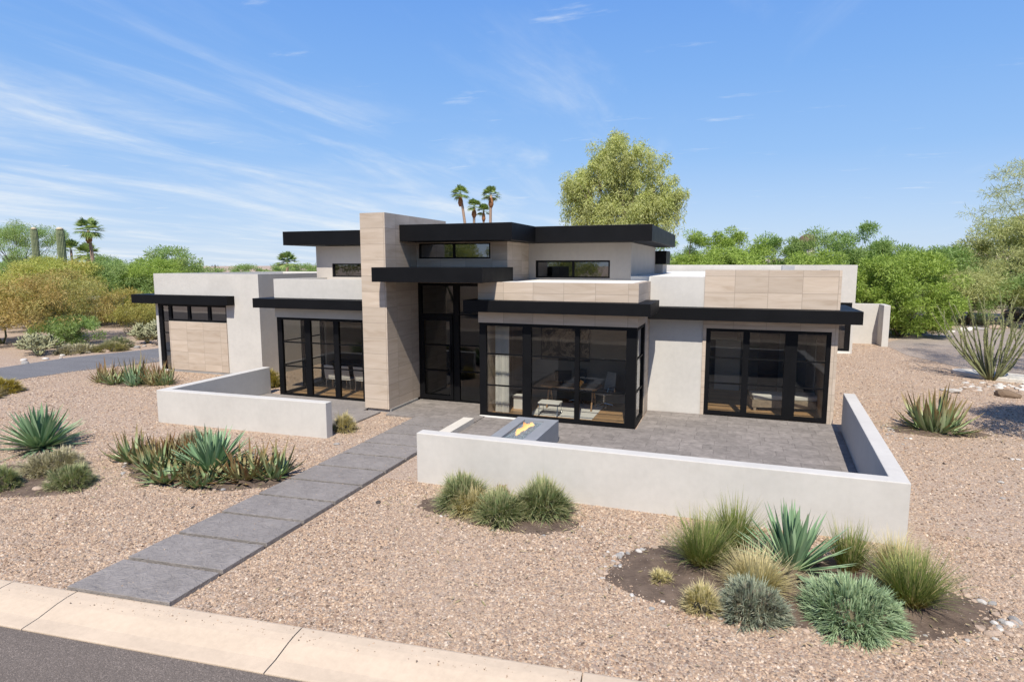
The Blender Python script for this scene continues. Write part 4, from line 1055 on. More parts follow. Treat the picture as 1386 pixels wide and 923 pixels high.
def tree(name, x, y, H, R, trunk_h, leafm, barkm, label, cat='tree', group=None, nclump=60, per=350, L=(0.12, 0.3), W=(0.03, 0.07),
         shape='dome', droop=0.25, seed=0, clump_r=(0.5, 0.9), stems=1, flat=0.65, gap=0.0, zlow=0.25, strands=0, rz=0.0, z0=0.0, lobes=None):
    q = np.random.default_rng(seed + 100)
    t = thing(name, label, cat, (x, y, z0), rz, group)
    # clump centres
    C = []; 
    if lobes:
        wts = np.array([l[2] ** 3 for l in lobes]) ** 0.8; wts /= wts.sum()
        while len(C) < nclump:
            dx_, zz_, rr_ = lobes[q.choice(len(lobes), p=wts)]
            v_ = q.normal(size=3); v_ /= np.linalg.norm(v_); v_ *= rr_ * q.uniform(0.35, 0.85)
            C.append((dx_ + v_[0], v_[1] * 1.1, zz_ + v_[2]))
    while len(C) < nclump:
        a = q.uniform(0, 2 * math.pi); u = q.random()
        lob = 1 + 0.18 * math.sin(a * 2 + seed) + 0.12 * math.sin(a * 5 + seed * 2)
        if shape == 'dome':
            zz = zlow + (1 - zlow) * q.random() ** 0.85
            rmax = math.sqrt(max(0.02, 1 - ((zz - 0.45) / 0.58) ** 2)); rr = rmax * (q.random() ** 0.4) * lob
        elif shape == 'umbrella':
            rr = q.random() ** 0.5 * lob; zz = 0.55 + 0.42 * (1 - rr ** 2) * q.uniform(0.55, 1.0) - 0.16 * rr * q.random()
        else:  # tall
            zz = zlow + (1 - zlow) * q.random(); rmax = (1.0 - 0.62 * max(0, (zz - 0.5)) / 0.5) * (0.75 + 0.25 * math.sin(zz * 17 + a * 2)); rr = rmax * q.random() ** 0.45 * lob
        C.append((R * rr * math.cos(a), R * rr * math.sin(a), H * zz))
    C = np.array(C)
    rad = q.uniform(clump_r[0], clump_r[1], nclump)
    tr = MB()
    starts = []
    for sidx in range(stems):
        a = 2 * math.pi * sidx / max(1, stems) + seed; ld = 0.0 if stems == 1 else 0.3 * R * 0.4
        top = Vector((ld * math.cos(a) + q.normal() * 0.06 * R, ld * math.sin(a) + q.normal() * 0.06 * R, trunk_h))
        b0 = Vector((0.05 * math.cos(a), 0.05 * math.sin(a), -0.1)); mid = (b0 + top) * 0.5 + Vector((q.normal() * 0.1, q.normal() * 0.1, 0)) * trunk_h * 0.5
        r0 = max(0.05, 0.022 * H / math.sqrt(stems) * 1.4)
        tr.tube([b0, mid, top], [r0 * 1.25, r0 * 0.95, r0 * 0.8], 8); starts.append((top, r0 * 0.75))
    for i in range(min(nclump, 42)):
        c = Vector(C[i]); sp, r0 = starts[i % stems]
        m1 = sp.lerp(c, 0.45) + Vector((q.normal(), q.normal(), q.normal() * 0.5)) * 0.08 * R
        rr = r0 * q.uniform(0.28, 0.55)
        tr.tube([sp, m1, c], [rr, rr * 0.6, rr * 0.15], 5, cap=False)
        if i % 2 == 0:
            e2 = c + Vector((q.uniform(-1, 1), q.uniform(-1, 1), q.uniform(-.5, .5))) * min(0.2 * R, 0.75)
            tr.tube([m1, (m1 + e2) * 0.5, e2], [rr * 0.5, rr * 0.3, rr * 0.1], 4, cap=False)
    tr.build('trunk', M[barkm], t, smooth=True)
    V, F = leaf_cloud(C, rad, per, L, W, droop, flat)
    if strands:
        # hanging strands below the clumps
        ns = strands; ci = q.integers(0, nclump, ns); top = C[ci] + q.normal(size=(ns, 3)) * rad[ci][:, None] * 0.6
        k = 14; ln = q.uniform(0.6, 1.8, ns)
        pts = top[:, None, :] + np.stack([q.normal(0, 0.05, (ns, k)), q.normal(0, 0.05, (ns, k)), -np.linspace(0, 1, k)[None, :] * ln[:, None]], 2)
        V2, F2 = leaf_cloud(pts.reshape(-1, 3), np.full(ns * k, 0.06), 2, L, W, 0.9, 1.0)
        F = np.concatenate([F, F2 + len(V)]); V = np.concatenate([V, V2])
    np_mesh('crown', V, F, M[leafm], t)
    return t

def place_copy(src, x, y, rz, sc, label, group=None, z0=0.0):
    c = copy_tree(src); c.location = (x, y, z0); c.rotation_euler = (0, 0, rz); c.scale = sc if hasattr(sc, '__len__') else (sc, sc, sc)
    c['label'] = label
    if group: c['group'] = group
    return c

# ------------------------------------------------------------------ planting beds
def blob(cx, cy, rx, ry, seed, n=64, rot=0.0):
    out = []
    for i in range(n):
        a = 2 * math.pi * i / n
        k = 1 + 0.09 * math.sin(2 * a + seed) + 0.06 * math.sin(3 * a + seed * 2.3) + 0.035 * math.sin(7 * a + seed) + 0.02 * math.sin(13 * a)
        u, v = rx * k * math.cos(a), ry * k * math.sin(a)
        out.append((cx + u * math.cos(rot) - v * math.sin(rot), cy + u * math.sin(rot) + v * math.cos(rot)))
    return out
BEDS = [(0.85, 9.65, 2.45, 1.32, 1.0, 0.04), (-4.12, 10.72, 1.52, 0.74, 2.0, 0.0), (-11.5, 10.65, 2.35, 1.0, 3.0, 0.05), (-14.75, 8.95, 1.85, 0.95, 4.0, 0.1),
        (-22.8, 17.95, 1.6, 0.5, 5.0, 0.1), (5.66, 20.45, 1.3, 0.55, 6.0, 0.0), (-10.5, 14.78, 0.32, 0.25, 2.0, 0.0)]
for bx, by, rx, ry, sd, ro in BEDS:
    m = MB(); P0 = blob(bx, by, rx, ry, sd, rot=ro); n = len(P0)
    rings = [1.0, 0.86, 0.6, 0.3]; zz = [0.006, 0.022, 0.045, 0.055]
    for k, (a, z_) in enumerate(zip(rings, zz)):
        m.v += [(bx + (x - bx) * a, by + (y - by) * a, z_ + (0.012 * math.sin(x * 9) * math.cos(y * 8) if k else 0)) for x, y in P0]
    for k in range(3):
        for i in range(n): m.f.append((k * n + i, k * n + (i + 1) % n, (k + 1) * n + (i + 1) % n, (k + 1) * n + i)); m.m.append(0)
    m.f.append(tuple(3 * n + i for i in range(n))); m.m.append(0)
    setp(m.build('soil', M['soil'], smooth=True), kind='structure')

# loose gravel stones lying on the ground near the street: nobody could count them
def inpoly(x, y, poly):
    c = np.zeros(len(x), bool); n = len(poly); j = n - 1
    for i in range(n):
        xi, yi = poly[i]; xj, yj = poly[j]
        k = ((yi > y) != (yj > y)) & (x < (xj - xi) * (y - yi) / (yj - yi + 1e-12) + xi); c ^= k; j = i
    return c
def gravel_pts(n, x0, x1, y0, y1, excl_beds=True):
    x = rng.uniform(x0, x1, n); y = rng.uniform(y0, y1, n)
    ok = t_of(x, y) > 0.01
    ok &= ~((x > -9.16) & (x < -7.30) & (y > 5.8) & (y < 17.7))
    ok &= ~((x > -7.6) & (x < 3.4) & (y > 11.72) & (y < 21)) & ~((x > -16.5) & (x < -10.4) & (y > 13.7) & (y < 19))
    ok &= ~((x > -27) & (x < -18) & (y > 20.7)) 
    if excl_beds:
        for bx, by, rx, ry, sd, ro in BEDS:
            inner = inpoly(x, y, blob(bx, by, rx * 0.90, ry * 0.86, sd, rot=ro)); outer = inpoly(x, y, blob(bx, by, rx, ry, sd, rot=ro))
            pr = rng.random(n); ok &= ~(inner & (pr > 0.05)) & ~(outer & ~inner & (pr > 0.5))
    d = np.hypot(x, y)
    ok &= (x < 0.55 * y + 1.4) & (x > -1.62 * y - 3.5)
    return x[ok], y[ok]
def stones(x, y, smin, smax, flat=0.6, z=0.0, seed=1):
    n = len(x); q = np.random.default_rng(seed)
    base = np.array([(1, 0, 0), (0.3, 0.95, 0), (-0.8, 0.55, 0), (-0.75, -0.6, 0), (0.35, -0.95, 0), (0.2, 0.15, 1.0), (-0.35, -0.2, 0.9)])
    Fb = np.array([(0, 1, 5), (1, 2, 5), (2, 6, 5), (2, 3, 6), (3, 4, 6), (4, 0, 5), (4, 5, 6)])
    s = smin + (smax - smin) * q.random(n) ** 2.2
    V = np.repeat(base[None], n, 0) + q.normal(0, 0.16, (n, 7, 3))
    V[:, :, 0] *= (s * q.uniform(0.7, 1.3, n))[:, None]; V[:, :, 1] *= (s * q.uniform(0.6, 1.1, n))[:, None]; V[:, :, 2] *= (s * q.uniform(flat * 0.6, flat * 1.3, n))[:, None]
    V[:, :5, 2] -= 0.002
    a = q.uniform(0, 6.283, n); ca, sa = np.cos(a)[:, None], np.sin(a)[:, None]
    tl = q.normal(0, 0.25, n)[:, None]
    X, Y, Z = V[:, :, 0].copy(), V[:, :, 1].copy(), V[:, :, 2] + np.abs(tl) * 0.3 * s[:, None] + tl * V[:, :, 0]
    V[:, :, 0] = X * ca - Y * sa + x[:, None]; V[:, :, 1] = X * sa + Y * ca + y[:, None]; V[:, :, 2] = Z + z
    F = (Fb[None] + (np.arange(n) * 7)[:, None, None]).reshape(-1, 3)
    return V.reshape(-1, 3), F
xs1, ys1 = gravel_pts(330000, -15, 9, 5.2, 12.5)
xs2, ys2 = gravel_pts(170000, -28, 16, 11.5, 24)
xs3, ys3 = gravel_pts(60000, -22, -12, 5.2, 12.5)
xs4, ys4 = gravel_pts(60000, 2.5, 16, 24, 42)
xs2, ys2 = np.concatenate([xs2, xs4]), np.concatenate([ys2, ys4])
V1, F1 = stones(np.concatenate([xs1, xs3]), np.concatenate([ys1, ys3]), 0.009, 0.031, seed=3)
V2, F2 = stones(xs2, ys2, 0.012, 0.036, seed=4)
xs5 = rng.uniform(-14, 6, 900); ts5 = -np.abs(rng.normal(0, 0.28, 900)); V5, F5 = stones(xs5, 6.78 + 0.1 * xs5 + ts5, 0.005, 0.016, z=0.036, seed=9)
k5 = (ts5 > -0.3); k5v = np.repeat(k5, 7); V5[~k5v, 2] -= 0.0
keep = np.repeat(k5, 7); F5 = F5.reshape(900, 7, 3)[k5].reshape(-1, 3)
xs6 = rng.uniform(-9.0, -7.4, 170); ys6 = rng.uniform(6.1, 16.5, 170); V6, F6 = stones(xs6, ys6, 0.005, 0.014, z=0.078, seed=10)
V2 = np.concatenate([V2, V5, V6]); F2 = np.concatenate([F2, F5 + len(V2) - len(V5) - len(V6), F6 + len(V2) - len(V6)])
o = np_mesh('loose_gravel', np.concatenate([V1, V2]), np.concatenate([F1, F2 + len(V1)]), M['stones'])
setp(o, 'loose pink and tan gravel stones covering the yard', 'gravel', kind='stuff')

# dry leaf litter and twigs: nobody could count them
def litter(n):
    P_ = []
    while len(P_) < n:
        bx, by, rx, ry, sd, ro = BEDS[int(rng.integers(0, 6))]; a = rng.uniform(0, 6.283); k = abs(rng.normal(0.75, 0.42))
        P_.append((bx + rx * k * math.cos(a), by + ry * k * math.sin(a)))
    P_ += [(rng.uniform(-16, 8), rng.uniform(6.6, 13.4)) for _ in range(260)]
    P_ = np.array(P_); ok = (t_of(P_[:, 0], P_[:, 1]) > 0.02) & ~((P_[:, 0] > -6.5) & (P_[:, 0] < 3.1) & (P_[:, 1] > 11.7)) & ~((P_[:, 0] > -9.25) & (P_[:, 0] < -7.3)) & ~((P_[:, 0] > -16.5) & (P_[:, 0] < -10.4) & (P_[:, 1] > 13.6))
    P_ = P_[ok]; n = len(P_); a = rng.uniform(0, 6.283, n); L = rng.uniform(0.02, 0.085, n); w = rng.uniform(0.004, 0.014, n); z = rng.uniform(0.03, 0.06, n)
    d_ = np.stack([np.cos(a), np.sin(a), rng.normal(0, 0.15, n)], 1) * L[:, None]; s_2 = np.stack([-np.sin(a), np.cos(a), rng.normal(0, 0.3, n)], 1) * w[:, None]
    c = np.stack([P_[:, 0], P_[:, 1], z], 1)
    V = np.stack([c - d_, c + s_2, c + d_, c - s_2], 1).reshape(-1, 3)
    o = np_mesh('leaf_litter', V, np.arange(n * 4).reshape(-1, 4), M['leaf_dry']); setp(o, 'dry leaf litter scattered over the beds and gravel', 'leaf litter', kind='stuff')
litter(2600)
# individual rocks ----------------------------------------------------
def rock_mesh(seed, sub=2):
    q = np.random.default_rng(seed)
    import bmesh
    bm = bmesh.new(); bmesh.ops.create_icosphere(bm, subdivisions=sub, radius=1.0)
    D = q.normal(size=(7, 3)); D /= np.linalg.norm(D, axis=1)[:, None]; H = q.uniform(0.55, 0.9, 7)
    for v in bm.verts:
        p = np.array(v.co)
        for d_, h_ in zip(D, H):
            k = p @ d_
            if k > h_: p = p - d_ * (k - h_) * 0.85
        p = p * (1 + 0.05 * math.sin(p[0] * 5 + seed) * math.cos(p[1] * 4))
        v.co = p
    me = bpy.data.meshes.new('rock'); bm.to_mesh(me); bm.free(); return me
RM = [rock_mesh(i) for i in range(5)]
def rock(x, y, sx, sy, sz, mat, label, group=None, name='rock'):
    me = RM[random.randrange(5)].copy(); me.materials.clear(); me.materials.append(M[mat])
    o = bpy.data.objects.new(name, me); COL.objects.link(o)
    o.location = (x, y, sz * 0.35); o.scale = (sx, sy, sz); o.rotation_euler = (random.uniform(-.15, .15), random.uniform(-.15, .15), random.uniform(0, 6.28))
    return setp(o, label, 'rock', group)
def rim(bed, n, a0, a1, smin, smax, group, label, mats=('rock_tan', 'rock_tan', 'rock_tan', 'rock_grey', 'rock_white')):
    bx, by, rx, ry, sd, ro = BEDS[bed]; P0 = blob(bx, by, rx, ry, sd, 360, rot=ro)
    for i in range(n):
        a = random.uniform(a0, a1) % 360; x, y = P0[int(a) % 360]; k = random.uniform(-0.10, 0.16)
        s = random.uniform(smin, smax) * random.choice((1, 1, 0.7))
        rock(x + (x - bx) * k * 0.5, y + (y - by) * k, s, s * random.uniform(0.6, 1), s * random.uniform(0.4, 0.7), random.choice(mats), label, group)
rim(0, 44, 145, 205, 0.03, 0.075, 'small rocks at the left edge of the right planting bed', 'small tan or grey rock at the left edge of the big right planting bed')
rim(0, 34, -25, 25, 0.035, 0.085, 'small rocks at the right edge of the right planting bed', 'small tan or grey rock at the right edge of the big right planting bed')
rim(0, 30, 205, 335, 0.025, 0.055, 'small rocks at the front edge of the right planting bed', 'small rock at the street side edge of the big right planting bed')
rim(1, 24, 180, 360, 0.02, 0.045, 'small rocks round the grass bed by the patio wall', 'small rock at the edge of the grass bed under the patio wall')
rim(2, 26, 180, 360, 0.025, 0.07, 'small rocks round the agave bed left of the path', 'small rock at the street side edge of the agave bed left of the path')
for i in range(26):
    x = 1.0 + random.uniform(-0.5, 1.3); y = 10.15 + random.uniform(-0.35, 0.5)
    s = random.uniform(0.03, 0.075); rock(x, y, s, s * 0.8, s * 0.5, random.choice(('rock_tan', 'rock_white')), 'small pale rock on the soil round the big blue green agave', 'rocks round the agave in the right bed')
rock(-13.85, 8.55, 0.16, 0.11, 0.06, 'rock_tan', 'flat tan rock on the soil in front of the straw coloured mound', None)
rock(-14.05, 8.95, 0.13, 0.1, 0.07, 'rock_tan', 'round tan rock between the two straw and green mounds', None)
rock(9.55, 26.9, 0.5, 0.28, 0.2, 'rock_brown', 'dark brown boulder on the gravel in front of the ocotillo', None, 'boulder')
rock(7.9, 27.2, 0.45, 0.2, 0.12, 'rock_white', 'pale flat boulder left of the dark brown boulder', None, 'boulder')
for i in range(70):
    x = random.uniform(8.4, 12.5); y = random.uniform(27.6, 30.0) ; s = random.uniform(0.06, 0.16)
    rock(x, y, s, s * 0.8, s * 0.4, random.choice(('rock_white', 'rock_white', 'rock_tan')), 'pale river rock on the ground at the foot of the ocotillo', 'pale river rocks before the ocotillo', 'river_rock')
for i in range(40):
    k = random.random(); x = 5.6 + 2.6 * k + random.gauss(0, 0.25); y = 15.2 + 5.2 * k + random.gauss(0, 0.5); s = random.uniform(0.03, 0.085)
    rock(x, y, s, s * 0.8, s * 0.45, random.choice(('rock_white', 'rock_grey')), 'pale rock of the loose line of stones near the right edge of the yard', 'pale stones in a loose line on the right', 'river_rock')
for i in range(26):
    x = 4.2 + random.gauss(0, 0.28); y = 19.9 + random.gauss(0, 0.6); s = random.uniform(0.03, 0.06)
    rock(x, y, s, s * 0.8, s * 0.45, random.choice(('rock_white', 'rock_grey')), 'small grey white stone beside the back end of the patio wall', 'stones beside the patio wall end', 'river_rock')
rock(-6.6, 12.3 - 1.9, 0.09, 0.06, 0.03, 'rock_dark', 'dark flat stone on the gravel between path and patio wall', None)
rock(-9.95, 8.95, 0.10, 0.03, 0.015, 'rock_dark', 'thin dark slate chip on the gravel left of the path', None)
rock(-9.85, 13.55, 0.10, 0.08, 0.04, 'rock_grey', 'grey stone on the gravel in front of the small round bush', None)

# ------------------------------------------------------------------ plants in the beds
plant('agave', agave(1.0, 1.16, 120), 'agave', 1.05, 10.2, 'big blue green agave with broad upright blades at the centre of the right bed', 'agave')
dv = blades(46, (0.45, 0.75), (0.03, 0.05), (-4, 12), (0.0, 0.12), seg=4, base_r=0.1, wprof='agave', fold=0.2)
plant('dead_leaves', dv, 'mound_straw', 1.05, 10.18, 'dry fallen agave blades lying round the foot of the big right agave', 'dead leaves')
plant('deer_grass', grass(0.56, 0.92, 1500), 'grass', -0.30, 9.85, 'tall green deer grass clump at the left end of the right bed', 'grass clump', core=(0.2, 0.22))
plant('deer_grass', grass(0.52, 0.95, 1300), 'grass', 0.16, 10.62, 'tall green deer grass clump behind the leftmost one, against the patio wall', 'grass clump', core=(0.2, 0.22))
plant('deer_grass', grass(0.45, 0.84, 900, (58, 89)), 'grass', 1.88, 10.42, 'upright green deer grass clump right of the big agave', 'grass clump', core=(0.16, 0.2))
plant('deer_grass', grass(0.60, 0.88, 1500), 'grass', 2.56, 9.65, 'wide green deer grass clump at the right end of the bed', 'grass clump', core=(0.2, 0.22))
plant('deer_grass', grass(0.48, 0.72, 1000), 'grass_gold', 2.55, 10.5, 'yellow tipped grass clump behind the rightmost deer grass', 'grass clump', core=(0.18, 0.2))
plant('gold_grass', grass(0.62, 0.60, 1700, (25, 86)), 'grass_gold', 0.5, 9.35, 'low golden green grass clump in front of the big agave', 'grass clump', core=(0.25, 0.2))
plant('sage_mound', mound(0.74, 0.62, 4800, 0.17, 0.012), 'mound_sage', 1.68, 8.95, 'broad sage green mound shrub at the front of the right bed', 'shrub', core=(0.58, 0.46))
plant('grey_mound', mound(0.50, 0.52, 3200, 0.15, 0.011), 'mound_grey', 0.42, 8.65, 'blue grey mound shrub left of the sage green one', 'shrub', core=(0.38, 0.38))
plant('gold_grass', mound(0.25, 0.42, 1000, 0.16, 0.009), 'grass_gold', -0.24, 8.52, 'small golden grass ball at the front left of the right bed', 'grass clump', core=(0.16, 0.26))
plant('gold_grass', mound(0.16, 0.21, 500, 0.09, 0.009), 'grass_gold', -0.86, 9.12, 'tiny pale yellow tuft alone on the soil at the left of the right bed', 'grass clump', core=(0.10, 0.13))
# bed at the patio wall
plant('blue_grass', mound(0.54, 0.62, 2600, 0.27, 0.012), 'grass_blue', -4.92, 10.85, 'grass clump at the left end of the bed under the patio wall', 'grass clump', core=(0.3, 0.25))
plant('blue_grass', mound(0.40, 0.46, 1700, 0.24, 0.011), 'grass_gold', -4.62, 10.62, 'straw tinted grass clump in the left half of the wall bed', 'grass clump', core=(0.2, 0.2))
plant('blue_grass', mound(0.52, 0.48, 2600, 0.26, 0.012), 'grass_blue', -4.0, 10.5, 'lowest grass clump at the front middle of the wall bed', 'grass clump', core=(0.28, 0.2))
plant('blue_grass', mound(0.56, 0.66, 2800, 0.28, 0.012), 'grass_blue', -3.32, 11.0, 'tallest grass clump at the right end of the wall bed', 'grass clump', core=(0.3, 0.25))
plant('small_shrub', mound(0.24, 0.36, 800, 0.1, 0.014), 'aloe_rust', -4.32, 11.35, 'small brownish shrub behind the grass clumps at the patio wall', 'shrub', core=(0.18, 0.25))
# bed left of the path
plant('agave', agave(1.25, 1.12, 170), 'agave', -11.3, 10.75, 'wide blue green agave in the middle of the bed left of the path', 'agave')
plant('back_mound', mound(0.62, 0.50, 2600, 0.13, 0.011), 'mound_straw', -13.2, 12.1, 'olive mound shrub behind the agave left of the path', 'shrub', core=(0.5, 0.38))
AL = [(-13.75, 10.75, 0.50, 0.62, 'aloe', 'aloe clump at the far left end of the bed left of the path'),
      (-13.05, 10.95, 0.45, 0.60, 'aloe_rust', 'rusty aloe clump second from the left in the bed left of the path'),
      (-12.55, 10.45, 0.55, 0.62, 'aloe', 'green aloe clump at the front left of the middle agave'),
      (-12.35, 11.15, 0.50, 0.66, 'aloe_rust', 'rust brown aloe clump just left behind the middle agave'),
      (-11.75, 10.0, 0.55, 0.36, 'aloe', 'low pale green aloe clump at the front foot of the middle agave'),
      (-10.8, 10.0, 0.5, 0.36, 'aloe', 'low green aloe clump at the front right foot of the middle agave'),
      (-10.25, 10.65, 0.55, 0.60, 'aloe_rust', 'brown aloe clump right of the middle agave'),
      (-9.75, 10.95, 0.55, 0.62, 'aloe', 'green aloe clump nearest the path')]
for x, y, r_, h_, mt, lb in AL: plant('aloe', aloe(r_ * 1.18, h_ * 1.06, 115), mt, x, y, lb, 'aloe')
plant('brown_shrub', mound(0.20, 0.62, 700, 0.12, 0.010), 'aloe_rust', -11.1, 9.95, 'thin brown upright shrub before the middle agave', 'shrub', core=(0.1, 0.45))
# left bed
plant('agave', agave(1.3, 1.25, 170), 'agave', -17.05, 10.7, 'large dark green agave at the left edge of the yard', 'agave')
plant('straw_mound', mound(0.80, 0.60, 4400, 0.14, 0.012), 'mound_straw', -14.75, 9.5, 'broad straw coloured mound before the large left agave', 'shrub', core=(0.64, 0.46))
plant('green_mound', mound(0.52, 0.50, 2800, 0.15, 0.010), 'grass_blue', -13.45, 8.98, 'round green mound with straw tips at the right of the left bed', 'shrub', core=(0.38, 0.34))
plant('green_mound', mound(0.50, 0.50, 2800, 0.15, 0.010), 'grass_blue', -14.75, 8.35, 'round green mound cut by the left edge of the photo', 'shrub', core=(0.38, 0.34))
# far left aloe group
FA = [(-24.1, 17.9, 0.62, 0.75, 'aloe_rust', 'rusty aloe at the left end of the group by the driveway'), (-23.3, 17.7, 0.6, 0.6, 'aloe', 'low grey green aloe second from left in the group by the driveway'),
      (-22.9, 18.2, 0.6, 0.95, 'aloe', 'tallest green aloe in the group by the driveway'), (-22.3, 17.75, 0.5, 0.7, 'agave', 'blue green aloe in the middle of the group by the driveway'), (-21.7, 18.1, 0.6, 0.85, 'aloe_rust', 'rusty aloe at the right end of the group by the driveway'), (-21.3, 18.25, 0.5, 0.8, 'aloe', 'green aloe nearest the garage wall in the driveway group')]
for x, y, r_, h_, mt, lb in FA: plant('aloe', aloe(r_, h_, 90), mt, x, y, lb, 'aloe')
plant('aloe', aloe(0.95, 1.05, 150), 'aloe', 5.66, 20.5, 'lone aloe with brown tips on the gravel right of the patio', 'aloe')
plant('ball_bush', mound(0.35, 0.56, 1900, 0.17, 0.010), 'grass_gold', -10.48, 14.8, 'small round grass bush at the end of the left patio wall', 'shrub', core=(0.22, 0.34))
plant('ball_bush', mound(0.45, 0.80, 2200, 0.18, 0.012), 'leaf_gold', -17.0, 19.3, 'yellow green bush between garage wall and dining glass', 'shrub', core=(0.32, 0.55))

# ocotillo
t = thing('ocotillo', 'spidery grey green ocotillo with many thin arching stems by the pale rocks', 'ocotillo', (10.3, 30.6, 0))
a = MB(); LV, LF = [], []; k0 = 0; q = np.random.default_rng(4)
for i in range(36):
    az = q.uniform(0, 6.283); sp = q.uniform(0.1, 1.0); Ls = q.uniform(2.6, 4.3) * (1 - 0.2 * sp); pts = []; n = 9
    for j in range(n + 1):
        v = j / n; rr = Ls * 0.68 * sp * (v ** 0.85); zz = Ls * (v * (0.98 - 0.28 * sp * (1 - v * 0.4)))
        pts.append((0.12 * math.cos(az) + rr * math.cos(az + 0.25 * math.sin(v * 5 + i)), 0.12 * math.sin(az) + rr * math.sin(az + 0.25 * math.sin(v * 5 + i)), zz))
    a.tube(pts, [0.042 * (1 - 0.65 * j / n) for j in range(n + 1)], 5)
    P3 = np.array(pts)[3:]; c = P3[:-1, None, :] + (P3[1:] - P3[:-1])[:, None, :] * np.linspace(0, 1, 9)[None, :, None]
    c = c.reshape(-1, 3); v_, f_ = leaf_cloud(c, np.full(len(c), 0.04), 3, (0.03, 0.07), (0.015, 0.03), -0.3, 1.0); LV.append(v_); LF.append(f_ + k0); k0 += len(v_)
a.build('stem', M['bark_green'], t, smooth=True)
np_mesh('leaves', np.concatenate(LV), np.concatenate(LF), M['leaf_pv'], t)
ap = MB(); ap.prism(blob(10.7, 31.3, 1.5, 0.9, 2.5, 40, rot=-0.5), -0.05, 0.16)
setp(ap.build('concrete_apron', M['apron'], bevel=0.03), 'pale concrete edging slab of the side driveway behind the ocotillo', 'paving')
ap = MB(); ap.prism([(11.6, 30.3), (16.0, 28.3), (16.0, 28.9), (11.9, 31.0)], -0.05, 0.12)
setp(ap.build('driveway_curb', M['apron'], bevel=0.02), 'pale curb along the near edge of the side driveway', 'curb')

# ------------------------------------------------------------------ trees
tree('gum_tree', -9.6, 55.5, 16.6, 7.0, 7.0, 'leaf_gum', 'bark', 'tall olive green tree with drooping foliage rising behind the house', nclump=230, per=240, L=(0.16, 0.38), W=(0.04, 0.085), shape='tall', droop=0.9, seed=3, clump_r=(0.4, 0.85), strands=1100, flat=1.0, zlow=0.40,
     lobes=[(-0.4, 14.0, 3.0), (-1.7, 12.0, 2.7), (2.0, 12.9, 2.5), (-3.9, 11.6, 2.0), (-4.4, 10.0, 1.7), (3.9, 10.6, 1.8), (2.9, 9.4, 2.4), (0.2, 9.4, 3.4), (-2.6, 9.2, 2.6)])
GR = 'green trees in a row behind the house'
br = [(-3.2, 50, 8.6, 2.9, 'leaf_bright', 'bright green tree next to the roof corner of the house'), (0.6, 51, 7.9, 2.8, 'leaf_bright', 'bright green tree behind the middle of the tiled parapet'),
      (3.3, 53, 7.6, 2.8, 'leaf_mesquite', 'softer green tree right of the two bright ones'), (6.3, 52, 7.7, 2.9, 'leaf_mesquite', 'feathery tree behind the right end of the white parapet'),
      (8.6, 54, 8.1, 3.0, 'leaf_mesquite', 'tall feathery tree left of the gap in the tree row'), (10.8, 53, 6.7, 2.7, 'leaf_mesquite', 'lower feathery tree at the right end of the row')]
for i, (x, y, H_, R0, lm, lb) in enumerate(br):
    tree('tree', x, y, H_, R0, 1.6, lm, 'bark', lb, group=GR, nclump=105, per=230, L=(0.14, 0.34), W=(0.035, 0.07), shape='dome', seed=10 + i, droop=-0.45 if lm == 'leaf_mesquite' else -0.1, clump_r=(0.35, 0.8), stems=2, zlow=0.12,
         lobes=[(random.uniform(-2.0, -1.4), H_ * random.uniform(0.68, 0.8), 0.9), (random.uniform(-0.8, -0.3), H_ * random.uniform(0.8, 0.9), 0.85), (random.uniform(0.4, 1.1), H_ * random.uniform(0.74, 0.88), 0.8), (random.uniform(1.6, 2.2), H_ * random.uniform(0.6, 0.74), 0.9), (0, H_ * 0.52, 1.9), (-1.5, H_ * 0.42, 1.5), (1.5, H_ * 0.4, 1.6)])
tree('bushy_tree', 10.6, 47.2, 5.3, 2.9, 0.6, 'leaf_bright', 'bark', 'bright green low bushy tree beyond the grey garden wall', nclump=95, per=420, L=(0.14, 0.34), W=(0.035, 0.075), shape='dome', seed=21, clump_r=(0.5, 0.9), stems=3, zlow=0.06, droop=-0.1)
tree('bushy_tree', 5.2, 48.5, 5.9, 3.0, 0.6, 'leaf_bright', 'bark', 'bright green low tree behind the white rear parapet', nclump=80, per=350, L=(0.14, 0.34), W=(0.035, 0.075), shape='dome', seed=22, clump_r=(0.5, 0.9), stems=3, zlow=0.06)
tree('bushy_tree', -0.5, 48, 5.9, 3.4, 0.6, 'leaf_bright', 'bark', 'low bright green tree behind the left part of the white rear parapet', nclump=80, per=350, L=(0.14, 0.34), W=(0.035, 0.075), shape='dome', seed=23, clump_r=(0.5, 0.9), stems=3, zlow=0.06)
# right side beyond the side driveway
tree('olive_tree', 22.5, 63.5, 8.6, 5.2, 1.6, 'leaf_pv', 'bark', 'broad olive green tree beyond the side driveway', nclump=110, per=380, L=(0.16, 0.4), W=(0.04, 0.08), shape='dome', seed=31, clump_r=(0.6, 1.2), stems=2, zlow=0.2)
tree('mesquite', 16.3, 62.5, 6.0, 4.2, 1.2, 'leaf_mesquite', 'bark', 'green mesquite tree left of the olive tree beyond the side driveway', nclump=90, per=360, L=(0.15, 0.36), W=(0.04, 0.07), shape='dome', seed=32, clump_r=(0.55, 1.0), stems=3, zlow=0.2)
tree('mesquite', 17.8, 58.6, 4.4, 3.6, 1.1, 'leaf_pv', 'bark', 'low mesquite with dark forked trunks over the blue agaves', nclump=60, per=300, L=(0.15, 0.36), W=(0.03, 0.06), shape='umbrella', seed=33, clump_r=(0.5, 0.9), stems=4, droop=0.1)
tree('mesquite', 23.5, 55.5, 5.6, 4.6, 1.3, 'leaf_mesquite', 'bark', 'green mesquite at the right edge of the photo beyond the side driveway', nclump=90, per=330, L=(0.15, 0.36), W=(0.03, 0.06), shape='umbrella', seed=34, clump_r=(0.5, 1.0), stems=3, droop=0.1)
